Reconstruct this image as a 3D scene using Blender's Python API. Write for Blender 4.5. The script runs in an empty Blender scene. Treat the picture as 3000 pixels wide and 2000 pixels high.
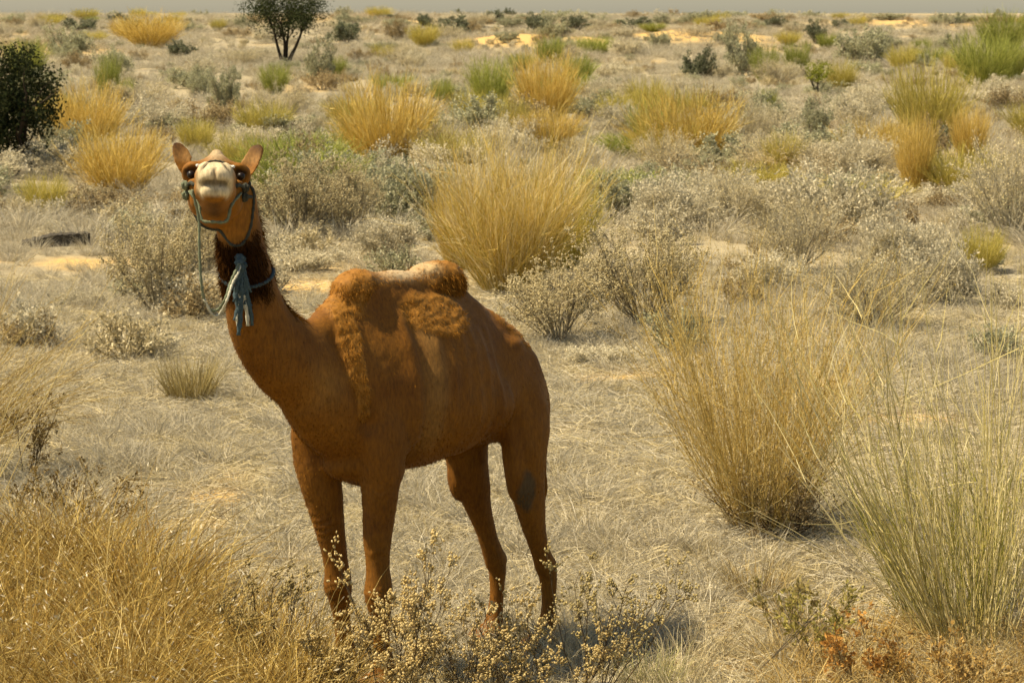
import bpy, bmesh, math
import numpy as np
from mathutils import Vector, Matrix

scn = bpy.context.scene
col = scn.collection
RAD = math.radians

# ------------------------------------------------------------------ camera, sky, sun, exposure
CAM_H = 3.3                       # the photographer sits high (on another mount)
FOC = 7500.0                      # focal length in photograph pixels (3000 wide)
PITCH = math.atan((1000 - 35) / FOC)
cam = bpy.data.cameras.new('camera')
camera = bpy.data.objects.new('camera', cam)
col.objects.link(camera)
camera.location = (0, 0, CAM_H)
camera.rotation_euler = (math.pi / 2 - PITCH, 0, 0)
cam.sensor_width = 36.0
cam.lens = 36.0 * FOC / 3000.0
cam.clip_start = 0.1
cam.clip_end = 6000
cam.dof.use_dof = True
cam.dof.focus_distance = 12.4
cam.dof.aperture_fstop = 11.0
scn.camera = camera

SUN_EL = RAD(58)
SUN_AZ = math.atan2(-0.98, -0.18)          # from the left
sun_dir = Vector((math.sin(SUN_AZ) * math.cos(SUN_EL), math.cos(SUN_AZ) * math.cos(SUN_EL), math.sin(SUN_EL)))
world = bpy.data.worlds.new('World')
scn.world = world
world.use_nodes = True
wn = world.node_tree
bg = wn.nodes['Background']
sky = wn.nodes.new('ShaderNodeTexSky')
sky.sky_type = 'NISHITA'
sky.sun_disc = False
sky.sun_elevation = SUN_EL
sky.sun_rotation = SUN_AZ
sky.dust_density = 1.0
wn.links.new(sky.outputs[0], bg.inputs[0])
bg.inputs[1].default_value = 0.09
sl = bpy.data.lights.new('sun', 'SUN')
sl.energy = 5.0
sl.angle = RAD(0.5)
sl.color = (1.0, 0.91, 0.72)
sun = bpy.data.objects.new('sun', sl)
col.objects.link(sun)
sun.rotation_euler = sun_dir.to_track_quat('Z', 'Y').to_euler()
scn.view_settings.view_transform = 'Standard'
scn.view_settings.look = 'None'
scn.view_settings.exposure = 0.66
scn.view_settings.gamma = 1.0
scn.view_settings.use_white_balance = True      # the camera's warm balance
scn.view_settings.white_balance_temperature = 7400
scn.view_settings.white_balance_tint = 10
scn.render.engine = 'CYCLES'
scn.cycles.max_bounces = 4
scn.cycles.diffuse_bounces = 2
scn.cycles.transmission_bounces = 4
scn.cycles.glossy_bounces = 2
scn.cycles.use_light_tree = False
scn.cycles.caustics_reflective = False
scn.cycles.caustics_refractive = False
scn.cycles.use_adaptive_sampling = True
scn.cycles.adaptive_threshold = 0.02
scn.cycles.use_denoising = True
scn.cycles.denoiser = 'OPENIMAGEDENOISE'

# ------------------------------------------------------------------ helpers
CAMP = np.array([0, 0, CAM_H])
C_F = np.array([0, math.cos(PITCH), -math.sin(PITCH)])
C_U = np.array([0, math.sin(PITCH), math.cos(PITCH)])
C_R = np.array([1.0, 0, 0])

def ray(u, v):
    return C_F + C_R * (u - 1500) / FOC + C_U * (1000 - v) / FOC

def smooth(a, b, t):
    t = np.clip((np.asarray(t, float) - a) / (b - a), 0, 1)
    return t * t * (3 - 2 * t)

def vnoise(p, seed=0):
    """smooth value noise, p (n,2 or 3), about -1..1"""
    p = np.asarray(p, float)
    if p.shape[1] == 2:
        p = np.c_[p, np.zeros(len(p))]
    i = np.floor(p).astype(np.int64)
    f = p - i
    f = f * f * (3 - 2 * f)
    def h(a, b, c):
        n = (a * 73856093) ^ (b * 19349663) ^ (c * 83492791) ^ (seed * 2654435761 & 0x7fffffff)
        n = (n ^ (n >> 13)) * 1274126177 & 0x7fffffff
        n = (n ^ (n >> 16)) & 0xffff
        return n / 32767.5 - 1
    r = 0
    for dx in (0, 1):
        for dy in (0, 1):
            for dz in (0, 1):
                w = (f[:, 0] if dx else 1 - f[:, 0]) * (f[:, 1] if dy else 1 - f[:, 1]) * (f[:, 2] if dz else 1 - f[:, 2])
                r = r + w * h(i[:, 0] + dx, i[:, 1] + dy, i[:, 2] + dz)
    return r

def fbm(p, oct=3, seed=0):
    r = 0; a = 1.0; s = 0
    p = np.asarray(p, float)
    for k in range(oct):
        r = r + a * vnoise(p * 2 ** k, seed + k * 17); s += a; a *= 0.5
    return r / s

# dune lumps on the far rise: x, y, radius x, radius y, height
DUNES = [(0.2, 190, 5, 9, .95), (5.7, 184, 3, 7, .7), (13.5, 196, 6.5, 10, 1.05), (-33, 172, 9, 12, .8), (34, 230, 16, 14, .6), (-14, 236, 12, 14, .6), (-70, 240, 30, 20, 0.8), (60, 215, 14, 14, .7)]
def height(x, y):
    x = np.asarray(x, float); y = np.asarray(y, float)
    p = np.c_[x.ravel(), y.ravel()]
    h = 0.10 * fbm(p * 0.35, 2, 3) * smooth(15, 24, p[:, 1]) + 0.22 * fbm(p * 0.09, 2, 5) * smooth(22, 50, p[:, 1])
    h = h + 0.012 * fbm(p * 3.0, 2, 9) * smooth(13.5, 16, p[:, 1])
    h = h + (2.35 + 0.45 * fbm(p * np.array([0.016, 0.01]), 2, 11)) * smooth(150, 262, p[:, 1]) * (1 - 0.75 * smooth(290, 420, p[:, 1]))
    for (cx, cy, rx, ry, hh) in DUNES:
        h = h + hh * np.exp(-(((p[:, 0] - cx) / rx) ** 2 + ((p[:, 1] - cy) / ry) ** 2))
    return h.reshape(x.shape)

def hz(x, y):
    return float(height(np.array([x]), np.array([y]))[0])

def place(u, v):
    """ground point seen at photograph pixel (u, v)"""
    d = ray(u, v)
    t = _TS
    for _ in range(3):
        Q = CAMP + d * t[:, None]
        below = Q[:, 2] <= height(Q[:, 0], Q[:, 1])
        k = int(np.argmax(below)) if below.any() else len(t) - 1
        t = np.linspace(t[max(k - 1, 0)], t[k], 12)
    return CAMP + d * t[-1]
_TS = 5.0 * 1.02 ** np.arange(250)

def px_per_m(P):
    return FOC / float((np.asarray(P) - CAMP) @ C_F)

def tag(o, label=None, cat=None, group=None, kind=None):
    if label: o['label'] = label
    if cat: o['category'] = cat
    if group: o['group'] = group
    if kind: o['kind'] = kind
    return o

def link(o, parent=None):
    col.objects.link(o)
    if parent: o.parent = parent
    return o

def empty(name, loc=(0, 0, 0)):
    o = bpy.data.objects.new(name, None)
    o.empty_display_size = 0.2
    col.objects.link(o)
    o.location = loc
    return o

def mesh_np(name, V, F, C=None, smoothed=False, mat=None):
    """V (n,3), F list of (m,k) int arrays, C (n,3) vertex colours"""
    me = bpy.data.meshes.new(name)
    V = np.asarray(V, np.float32)
    me.vertices.add(len(V)); me.vertices.foreach_set('co', V.ravel())
    idx = np.concatenate([f.ravel() for f in F]).astype(np.int32)
    tot = np.concatenate([np.full(len(f), f.shape[1], np.int32) for f in F])
    st = np.concatenate([[0], np.cumsum(tot)[:-1]]).astype(np.int32)
    me.loops.add(len(idx)); me.loops.foreach_set('vertex_index', idx)
    me.polygons.add(len(tot)); me.polygons.foreach_set('loop_start', st); me.polygons.foreach_set('loop_total', tot)
    if smoothed: me.polygons.foreach_set('use_smooth', np.ones(len(tot), bool))
    if C is not None:
        a = me.color_attributes.new('Col', 'FLOAT_COLOR', 'POINT')
        a.data.foreach_set('color', np.c_[np.asarray(C, np.float32), np.ones(len(V), np.float32)].ravel())
    me.update(calc_edges=True)
    me.validate()
    if mat: me.materials.append(mat)
    return me

class Bag:
    """collects plant geometry: ribbons, leaves, seed heads"""
    def __init__(s): s.V = []; s.F4 = []; s.F3 = []; s.C = []; s.n = 0
    def ribbons(s, P, W, colr, rng, prism=False):
        """P (n,k,3) polylines; W (n,k) half widths; colr (n,3) or (n,k,3)"""
        n, k, _ = P.shape
        T = np.gradient(P, axis=1)
        T /= np.linalg.norm(T, axis=2, keepdims=True) + 1e-9
        a = rng.normal(size=(n, 1, 3))
        S = np.cross(T, np.broadcast_to(a, T.shape)); S /= np.linalg.norm(S, axis=2, keepdims=True) + 1e-9
        if colr.ndim == 2: colr = np.repeat(colr[:, None, :], k, 1)
        if not prism:
            V = np.stack([P - S * W[..., None], P + S * W[..., None]], 2)      # n,k,2,3
            m = 2
        else:
            N = np.cross(T, S)
            V = np.stack([P + (S * math.cos(q) + N * math.sin(q)) * W[..., None] for q in (0, 2.094, 4.189)], 2)
            m = 3
        base = s.n + (np.arange(n)[:, None] * k + np.arange(k - 1)[None, :]) * m
        base = base.ravel()
        if m == 2:
            s.F4.append(np.stack([base, base + 1, base + 3, base + 2], 1))
        else:
            for q in range(3):
                r = (q + 1) % 3
                s.F4.append(np.stack([base + q, base + r, base + r + 3, base + q + 3], 1))
        s.V.append(V.reshape(-1, 3)); s.C.append(np.repeat(colr.reshape(-1, 3), m, 0)); s.n += n * k * m
    def leaves(s, P, D, L, W, colr, rng):
        n = len(P)
        D = D / (np.linalg.norm(D, axis=1, keepdims=True) + 1e-9)
        S = np.cross(D, rng.normal(size=(n, 3))); S /= np.linalg.norm(S, axis=1, keepdims=True) + 1e-9
        L = np.broadcast_to(np.asarray(L, float), (n,))[:, None]; W = np.broadcast_to(np.asarray(W, float), (n,))[:, None]
        N = np.cross(D, S)
        V = np.stack([P, P + D * L * .5 + S * W + N * W * .4, P + D * L, P + D * L * .5 - S * W + N * W * .4], 1)
        b = s.n + np.arange(n) * 4
        s.F4.append(np.stack([b, b + 1, b + 2, b + 3], 1))
        s.V.append(V.reshape(-1, 3)); s.C.append(np.repeat(colr, 4, 0)); s.n += 4 * n
    def knobs(s, P, D, L, W, colr, rng):
        n = len(P)
        D = D / (np.linalg.norm(D, axis=1, keepdims=True) + 1e-9)
        S = np.cross(D, rng.normal(size=(n, 3))); S /= np.linalg.norm(S, axis=1, keepdims=True) + 1e-9
        N = np.cross(D, S)
        L = np.broadcast_to(np.asarray(L, float), (n,))[:, None]; W = np.broadcast_to(np.asarray(W, float), (n,))[:, None]
        V = np.stack([P - D * L * .5, P + S * W, P + N * W, P - S * W, P - N * W, P + D * L * .5], 1)
        b = s.n + np.arange(n) * 6
        for q in range(4):
            r = 1 + (q + 1) % 4
            s.F3.append(np.stack([b, b + r, b + 1 + q], 1)); s.F3.append(np.stack([b + 5, b + 1 + q, b + r], 1))
        s.V.append(V.reshape(-1, 3)); s.C.append(np.repeat(colr, 6, 0)); s.n += 6 * n
    def mesh(s, name, mat):
        F = []
        if s.F4: F.append(np.concatenate(s.F4))
        if s.F3: F.append(np.concatenate(s.F3))
        return mesh_np(name, np.concatenate(s.V), F, np.clip(np.concatenate(s.C), 0.004, 0.95), False, mat)

# ------------------------------------------------------------------ materials
def new_mat(name):
    m = bpy.data.materials.new(name); m.use_nodes = True
    nt = m.node_tree; nt.nodes.clear()
    out = nt.nodes.new('ShaderNodeOutputMaterial')
    return m, nt, out

def plant_mat(name, trans=0.3, vary=0.12):
    m, nt, out = new_mat(name)
    at = nt.nodes.new('ShaderNodeAttribute'); at.attribute_name = 'Col'
    oi = nt.nodes.new('ShaderNodeObjectInfo')
    mr = nt.nodes.new('ShaderNodeMapRange'); mr.inputs[3].default_value = 1 - vary; mr.inputs[4].default_value = 1 + vary
    nt.links.new(oi.outputs['Random'], mr.inputs[0])
    hs = nt.nodes.new('ShaderNodeHueSaturation')
    nt.links.new(at.outputs['Color'], hs.inputs['Color']); nt.links.new(mr.outputs[0], hs.inputs['Value'])
    d = nt.nodes.new('ShaderNodeBsdfDiffuse'); t = nt.nodes.new('ShaderNodeBsdfTranslucent')
    nt.links.new(hs.outputs[0], d.inputs[0]); nt.links.new(hs.outputs[0], t.inputs[0])
    mx = nt.nodes.new('ShaderNodeMixShader'); mx.inputs[0].default_value = trans
    nt.links.new(d.outputs[0], mx.inputs[1]); nt.links.new(t.outputs[0], mx.inputs[2])
    nt.links.new(mx.outputs[0], out.inputs[0])
    return m
M_PLANT = plant_mat('dry_plant', 0.3)
M_LEAF = plant_mat('leaf', 0.25)

def principled(name, colr=(.5, .5, .5), rough=.8, spec=.2, attr=None, bump=None):
    m, nt, out = new_mat(name)
    b = nt.nodes.new('ShaderNodeBsdfPrincipled')
    b.inputs['Base Color'].default_value = (*colr, 1); b.inputs['Roughness'].default_value = rough
    b.inputs['Specular IOR Level'].default_value = spec
    nt.links.new(b.outputs[0], out.inputs[0])
    return m, nt, b

def mat_ground():
    m, nt, b = principled('sand', rough=.95, spec=.05)
    N = nt.nodes.new; L = nt.links.new
    geo = N('ShaderNodeNewGeometry')
    at = N('ShaderNodeAttribute'); at.attribute_name = 'Col'
    n1 = N('ShaderNodeTexNoise'); n1.inputs['Scale'].default_value = 9; n1.inputs['Detail'].default_value = 7; n1.inputs['Roughness'].default_value = .7
    n2 = N('ShaderNodeTexNoise'); n2.inputs['Scale'].default_value = 60; n2.inputs['Detail'].default_value = 4
    L(geo.outputs['Position'], n1.inputs['Vector']); L(geo.outputs['Position'], n2.inputs['Vector'])
    r1 = N('ShaderNodeMapRange'); r1.inputs[1].default_value = .3; r1.inputs[2].default_value = .7; r1.inputs[3].default_value = .72; r1.inputs[4].default_value = 1.2
    r2 = N('ShaderNodeMapRange'); r2.inputs[1].default_value = .3; r2.inputs[2].default_value = .7; r2.inputs[3].default_value = .8; r2.inputs[4].default_value = 1.15
    L(n1.outputs['Fac'], r1.inputs[0]); L(n2.outputs['Fac'], r2.inputs[0])
    mu = N('ShaderNodeMath'); mu.operation = 'MULTIPLY'; L(r1.outputs[0], mu.inputs[0]); L(r2.outputs[0], mu.inputs[1])
    hs = N('ShaderNodeHueSaturation'); L(at.outputs['Color'], hs.inputs['Color']); L(mu.outputs[0], hs.inputs['Value'])
    L(hs.outputs[0], b.inputs['Base Color'])
    bp = N('ShaderNodeBump'); bp.inputs['Strength'].default_value = .6; bp.inputs['Distance'].default_value = .03
    ad = N('ShaderNodeMath'); L(n1.outputs['Fac'], ad.inputs[0]); L(n2.outputs['Fac'], ad.inputs[1])
    L(ad.outputs[0], bp.inputs['Height']); L(bp.outputs[0], b.inputs['Normal'])
    return m

# bare sand patches (photograph pixel, radius in m along x, along y)
SAND_PX = [(1830, 1105, .75, .35), (620, 1462, .28, .35), (2080, 1955, .22, .22), (2060, 1865, .3, .25), (600, 1548, .2, .25), (890, 1645, .15, .2),
           (2650, 1230, .5, .5), (2400, 1130, .4, .3), (390, 985, .3, .3), (2200, 540, 1.8, 1.6), (900, 840, 1.2, .8), (300, 770, 1.1, .8),
           (2740, 450, 1.8, 1.5), (1740, 355, 2.5, 1.2), (480, 375, 1.5, 1.5), (2780, 525, 1.2, 1), (1280, 330, 1.5, 1.5), (680, 1400, .2, .2)]

# ================================================================== CAMEL
TH = RAD(47)
CDIR = np.array([-math.cos(TH), -math.sin(TH), 0]); CLEFT = np.array([math.sin(TH), -math.cos(TH), 0])
CORG = np.array([-0.50, 12.60, 0.0])
CM = np.array([CDIR, CLEFT, [0, 0, 1]])            # rows: local axes in world
def c2w(P): return CORG + np.asarray(P) @ CM
def w2c(P): return (np.asarray(P) - CORG) @ CM.T
def cpx(u, v, y=0.0):
    """camel-local point on the lengthwise plane y seen at pixel (u, v)"""
    r = ray(u, v); t = ((CORG + CLEFT * y - CAMP) @ CLEFT) / (r @ CLEFT)
    return w2c(CAMP + r * t)

class Solid:
    def __init__(s): s.V = []; s.F = []; s.n = 0
    def add(s, V, F):
        s.V.append(np.asarray(V, float)); s.F += [tuple(int(i) + s.n for i in f) for f in F]; s.n += len(V)
    def rings(s, R, cap=True):
        R = np.asarray(R); k, m, _ = R.shape
        F = []
        for i in range(k - 1):
            for j in range(m):
                a = i * m + j; b = i * m + (j + 1) % m
                F.append((a, b, b + m, a + m))
        F.append(tuple(range(m))[::-1]); F.append(tuple(range((k - 1) * m, k * m)))
        s.add(R.reshape(-1, 3), F)
    def ball(s, c, r, M=None, nu=20, nv=12):
        th = np.linspace(0, math.pi, nv + 2)[1:-1]
        ph = np.linspace(0, 2 * math.pi, nu, endpoint=False)
        V = np.array([[math.sin(t) * math.cos(p), math.sin(t) * math.sin(p), math.cos(t)] for t in th for p in ph])
        V = np.r_[V, [[0, 0, 1], [0, 0, -1]]] * np.asarray(r)
        if M is not None: V = V @ np.asarray(M).T
        V = V + np.asarray(c)
        F = []
        for i in range(nv - 1):
            for j in range(nu):
                a = i * nu + j; b = i * nu + (j + 1) % nu
                F.append((a, a + nu, b + nu, b))
        t, bt = nv * nu, nv * nu + 1
        for j in range(nu):
            F.append((t, j, (j + 1) % nu)); F.append((bt, (nv - 1) * nu + (j + 1) % nu, (nv - 1) * nu + j))
        s.add(V, F)
    def tube(s, P, A, B, side=(0, 1, 0), sub=5, m=20, roundcap=True):
        """Catmull-Rom tube; A half width along side, B half width across"""
        P = np.asarray(P, float); n = len(P)
        Q = np.c_[P, A, B]
        Qe = np.r_[[2 * Q[0] - Q[1]], Q, [2 * Q[-1] - Q[-2]]]
        out = []
        for i in range(n - 1):
            p0, p1, p2, p3 = Qe[i:i + 4]
            for t in np.arange(sub) / sub:
                out.append(.5 * ((2 * p1) + (-p0 + p2) * t + (2 * p0 - 5 * p1 + 4 * p2 - p3) * t ** 2 + (-p0 + 3 * p1 - 3 * p2 + p3) * t ** 3))
        out.append(Q[-1]); out = np.array(out)
        T = np.gradient(out[:, :3], axis=0); T /= np.linalg.norm(T, axis=1, keepdims=True)
        S = np.broadcast_to(np.asarray(side, float), T.shape); S = S - T * np.sum(S * T, 1, keepdims=True)
        S = S / np.linalg.norm(S, axis=1, keepdims=True); N = np.cross(T, S)
        ph = np.linspace(0, 2 * math.pi, m, endpoint=False)
        rows = []
        def ring(c, Sx, Nx, a, b): return c + np.outer(np.cos(ph), Sx) * a + np.outer(np.sin(ph), Nx) * b
        if roundcap:
            for q in (.15, .5, .8): r = math.sin(math.acos(1 - q)) ; rows.append(ring(out[0, :3] - T[0] * (1 - q) * min(out[0, 3], out[0, 4]), S[0], N[0], out[0, 3] * r, out[0, 4] * r))
        for i in range(len(out)): rows.append(ring(out[i, :3], S[i], N[i], max(out[i, 3], .003), max(out[i, 4], .003)))
        if roundcap:
            for q in (.8, .5, .15): r = math.sin(math.acos(1 - q)); rows.append(ring(out[-1, :3] + T[-1] * (1 - q) * min(out[-1, 3], out[-1, 4]), S[-1], N[-1], out[-1, 3] * r, out[-1, 4] * r))
        s.rings(rows)

# ---- head frame
HEAD_O = cpx(633, 512, 0.06)                           # between the eyes
_hw = c2w(HEAD_O)
_c = CAMP - _hw; _c[2] = 0; _c /= np.linalg.norm(_c)
ELEV = RAD(22)
_yh = _c * math.cos(ELEV) + np.array([0, 0, 1]) * math.sin(ELEV)
_xh = np.array([-_c[1], _c[0], 0])                     # image right
_zh = np.cross(_yh, _xh)
_rl = RAD(-2.5)
_xh, _zh = _xh * math.cos(_rl) + _zh * math.sin(_rl), _zh * math.cos(_rl) - _xh * math.sin(_rl)
HM = np.array([_xh, _yh, _zh]) @ CM.T                  # rows: head axes in camel-local
def h2c(P): return HEAD_O + np.asarray(P, float) @ HM
def c2h(P): return (np.asarray(P) - HEAD_O) @ HM.T

def build_camel():
    S = Solid()
    # trunk: cross-sections along x  (x, top, bottom, half width, rump-ness)
    sec = np.array([(-.96, 1.34, 1.16, .05, 1), (-.91, 1.42, 1.12, .12, 1), (-.83, 1.535, 1.09, .185, 1), (-.72, 1.66, 1.08, .225, .9), (-.58, 1.765, 1.10, .24, .7),
                    (-.45, 1.85, 1.10, .265, .35), (-.3, 1.945, 1.085, .30, .0), (-.12, 2.02, 1.055, .315, 0), (.08, 2.035, 1.05, .31, 0), (.26, 2.035, 1.06, .285, 0),
                    (.40, 2.0, 1.09, .25, .1), (.50, 1.945, 1.13, .225, .25), (.60, 1.89, 1.18, .20, .5), (.70, 1.845, 1.25, .165, .7), (.80, 1.77, 1.36, .11, .9), (.85, 1.70, 1.44, .05, 1)])
    t = np.array([0, .04, .10, .2, .35, .5, .65, .78, .88, .95, 1])
    wA = np.array([.10, .38, .62, .86, 1, .97, .80, .56, .36, .24, .10])
    wB = np.array([.10, .40, .62, .84, .98, 1, .94, .80, .62, .42, .12])
    xs = np.linspace(sec[0, 0], sec[-1, 0], 50)
    prm = np.array([np.interp(xs, sec[:, 0], sec[:, i]) for i in range(1, 5)]).T
    k = np.array([.25, .5, .25]); 
    prm2 = prm.copy()
    for i in range(4):
        prm2[1:-1, i] = np.convolve(prm[:, i], k, 'valid')
    rows = []
    for x, (top, bot, w, r) in zip(xs, prm2):
        W = (wA * (1 - r) + wB * r) * w
        z = bot + (top - bot) * t
        rows.append(np.r_[np.c_[np.full(len(t), x), W, z], np.c_[np.full(len(t), x), -W[::-1], z[::-1]]])
    S.rings(rows)
    # rib barrel and hollow flank, hip bones
    S.ball((-.14, 0, 1.37), (.42, .33, .30))
    S.ball((.2, 0, 1.40), (.34, .29, .32)); S.ball((-.34, 0, 1.37), (.29, .325, .25))
    for s in (1, -1):
        S.ball((-.55, s * .14, 1.60), (.11, .06, .07))
        S.ball((.42, s * .135, 1.48), (.15, .095, .27))
    # hump lumps: front wool lump over the shoulders, rear crest
    S.ball((.36, 0, 1.97), (.15, .10, .09))
    S.ball((-.15, 0, 1.99), (.19, .085, .075))
    S.ball((-.22, 0.01, 1.985), (.10, .085, .075))
    # brisket pad
    S.ball((.42, 0, 1.13), (.15, .13, .10)); S.ball((.36, 0, 1.05), (.07, .06, .045))
    # neck
    nk = [(.30, 0, 1.52, .20, .27), (.55, 0, 1.575, .178, .265), (.76, 0, 1.645, .155, .22), (.92, .0, 1.755, .13, .185), (1.015, .005, 1.90, .114, .16),
          (1.075, .015, 2.06, .103, .136), (1.115, .025, 2.22, .098, .118), (1.15, .03, 2.36, .093, .112), (1.165, .04, 2.46, .085, .10)]
    nk = np.array(nk)
    S.tube(nk[:, :3], nk[:, 3], nk[:, 4])
    # legs: x, y, z, half width sideways, half width fore-aft
    FL = [(.36, .15, 1.42, .10, .17), (.36, .165, 1.22, .115, .135), (.365, .155, 1.06, .10, .108), (.367, .14, .90, .085, .088), (.368, .132, .74, .068, .07), (.366, .13, .62, .058, .06), (.363, .13, .545, .064, .066),
          (.362, .13, .485, .07, .074), (.357, .13, .425, .06, .062), (.35, .13, .33, .043, .046), (.342, .13, .22, .041, .045), (.33, .13, .13, .05, .056), (.338, .13, .07, .058, .068)]
    FR = [(.46, -.17, 1.38, .10, .16), (.485, -.185, 1.2, .108, .13), (.468, -.175, 1.05, .10, .11), (.44, -.16, .90, .088, .092), (.412, -.15, .74, .07, .072), (.392, -.145, .62, .06, .062), (.38, -.145, .545, .064, .066),
          (.375, -.145, .485, .068, .073), (.365, -.145, .425, .058, .06), (.352, -.145, .33, .043, .046), (.34, -.145, .22, .041, .045), (.325, -.145, .13, .05, .056), (.333, -.145, .07, .058, .068)]
    HL = [(-.60, .10, 1.50, .10, .20), (-.63, .145, 1.34, .11, .18), (-.635, .175, 1.18, .112, .16), (-.63, .19, 1.04, .10, .135), (-.645, .19, .92, .085, .105), (-.672, .185, .79, .072, .09), (-.71, .18, .66, .055, .068),
          (-.755, .175, .54, .043, .054), (-.80, .172, .45, .044, .064), (-.825, .17, .39, .042, .056), (-.832, .17, .28, .036, .042), (-.825, .17, .18, .037, .042), (-.81, .17, .11, .045, .052), (-.80, .17, .06, .052, .062)]
    HR = [(-.55, -.12, 1.48, .10, .20), (-.55, -.165, 1.32, .115, .185), (-.555, -.18, 1.16, .115, .16), (-.575, -.18, 1.02, .10, .13), (-.605, -.175, .89, .085, .105), (-.645, -.17, .76, .068, .08), (-.69, -.165, .64, .052, .062),
          (-.73, -.16, .53, .045, .056), (-.77, -.16, .44, .045, .066), (-.79, -.16, .38, .043, .056), (-.79, -.16, .28, .037, .042), (-.78, -.16, .18, .037, .042), (-.765, -.16, .11, .045, .052), (-.755, -.16, .06, .052, .062)]
    for L in (FL, FR, HL, HR):
        a = np.array(L)
        S.tube(a[:, :3], a[:, 3], a[:, 4], sub=4)
        x, y, z = a[-1, :3]
        # broad two-toed foot
        for dy in (-.036, .036):
            S.ball((x + .035, y + dy, .042), (.098, .05, .045))
            S.ball((x + .115, y + dy * 1.05, .03), (.035, .034, .03))
        S.ball((x - .02, y, .04), (.085, .075, .045))
    for x, y, z in ((-.59, .2, .955), (-.555, -.19, .93)):       # stifle bulge
        S.ball((x + .01, y, z), (.085, .07, .16))
    S.ball((-.85, .172, .435), (.028, .03, .05)); S.ball((-.825, -.16, .425), (.028, .03, .05))   # point of hock
    # elbows
    S.ball((.29, .17, 1.10), (.07, .06, .08)); S.ball((.38, -.18, 1.08), (.07, .06, .08))
    # tail
    tl = np.array([(-.92, 0, 1.42, .035, .04), (-.99, 0, 1.30, .022, .025), (-1.0, .0, 1.1, .014, .016), (-.985, 0, .9, .014, .016), (-.98, 0, .80, .02, .022), (-.975, 0, .70, .006, .006)])
    S.tube(tl[:, :3], tl[:, 3], tl[:, 4], sub=4, m=10)

    # head (in its own frame: x image right, y towards the nose, z up)
    H = Solid()
    H.ball((0, -.10, -.005), (.118, .16, .105))
    H.ball((0, -.04, .035), (.118, .09, .052))
    H.ball((0, -.03, .058), (.066, .075, .045)); H.ball((0, -.035, .088), (.036, .045, .045))             # pale forehead tuft
    tb = np.array([(0, -.02, -.02, .09, .07), (0, .10, -.035, .072, .06), (0, .2, -.065, .072, .055), (0, .27, -.09, .078, .055), (0, .30, -.105, .07, .048)])
    H.tube(tb[:, :3], tb[:, 3], tb[:, 4], side=(1, 0, 0), sub=4)
    tj = np.array([(0, -.13, -.14, .088, .075), (0, -.02, -.15, .082, .075), (0, .10, -.158, .07, .06), (0, .2, -.17, .066, .052), (0, .255, -.178, .056, .042)])
    H.tube(tj[:, :3], tj[:, 3], tj[:, 4], side=(1, 0, 0), sub=4)
    for s in (-1, 1):
        H.ball((s * .098, -.012, .034), (.05, .052, .028), None); H.ball((s * .128, -.015, .018), (.03, .045, .028))          # brow
        H.ball((s * .122, -.05, .012), (.036, .05, .036))
        H.ball((s * .098, .025, -.058), (.034, .055, .026))               # below the eye
        H.ball((s * .072, -.03, -.10), (.055, .12, .085))                # cheek
        H.ball((s * .037, .290, -.096), (.048, .045, .060))                # upper lip halves
        H.ball((s * .05, .235, -.095), (.044, .07, .055))                # nostril flank
        H.ball((s * .027, .268, -.168), (.038, .042, .036)); H.ball((s * .06, .18, -.135), (.035, .10, .05))                # lower lip
        # ear: a cupped leaf
        e0 = np.array([s * .128, -.12, .03]); e1 = np.array([s * .192, -.13, .205])
        ax = (e1 - e0) / np.linalg.norm(e1 - e0)
        fr = np.array([s * -.25, .9, .1]); fr -= ax * (fr @ ax); fr /= np.linalg.norm(fr); sd = np.cross(fr, ax)
        rows = []
        for q, w in ((0, .025), (.12, .035), (.3, .045), (.5, .049), (.7, .048), (.86, .042), (.96, .028), (1, .014)):
            c = e0 + (e1 - e0) * q
            ph = np.linspace(0, 2 * math.pi, 16, endpoint=False)
            cx, sy = np.cos(ph), np.sin(ph)
            rows.append(c + np.outer(cx * w, sd) + np.outer(sy * .011 + (cx ** 2) * w * .5 - w * .25, fr))
        H.rings(rows)
    S.add(h2c(np.concatenate(H.V)), H.F)

    me = bpy.data.meshes.new('camel_rough')
    me.from_pydata(np.concatenate(S.V).tolist(), [], S.F)
    bm = bmesh.new(); bm.from_mesh(me); bmesh.ops.recalc_face_normals(bm, faces=bm.faces); bm.to_mesh(me); bm.free()
    ob = bpy.data.objects.new('camel_rough', me); col.objects.link(ob)
    md = ob.modifiers.new('r', 'REMESH'); md.mode = 'VOXEL'; md.voxel_size = 0.0078; md.adaptivity = 0
    ms = ob.modifiers.new('s', 'SMOOTH'); ms.iterations = 9; ms.factor = .5
    dg = bpy.context.evaluated_depsgraph_get(); dg.update()
    fin = bpy.data.meshes.new_from_object(ob.evaluated_get(dg))
    bpy.data.objects.remove(ob); bpy.data.meshes.remove(me)
    fin.name = 'camel_body'
    n = len(fin.vertices)
    V = np.empty(n * 3, np.float32); fin.vertices.foreach_get('co', V); V = V.reshape(-1, 3).astype(float)
    ed = np.empty(len(fin.edges) * 2, np.int32); fin.edges.foreach_get('vertices', ed); ed = ed.reshape(-1, 2)
    Nn = np.empty(n * 3, np.float32); fin.vertices.foreach_get('normal', Nn); Nn = Nn.reshape(-1, 3).astype(float)
    deg = np.bincount(ed.ravel(), minlength=n).astype(float)[:, None]
    def lap(X, it, mask=None):
        for _ in range(it):
            A = np.zeros_like(X)
            for c in range(X.shape[1]):
                A[:, c] = np.bincount(ed[:, 0], X[ed[:, 1], c], n) + np.bincount(ed[:, 1], X[ed[:, 0], c], n)
            Y = .5 * X + .5 * A / deg
            X = Y if mask is None else X + (Y - X) * mask
        return X
    hp = c2h(V)
    hd = np.linalg.norm(hp - np.array([0, .08, -.06]), axis=1)
    headmask = 1 - smooth(.28, .40, hd)
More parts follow.
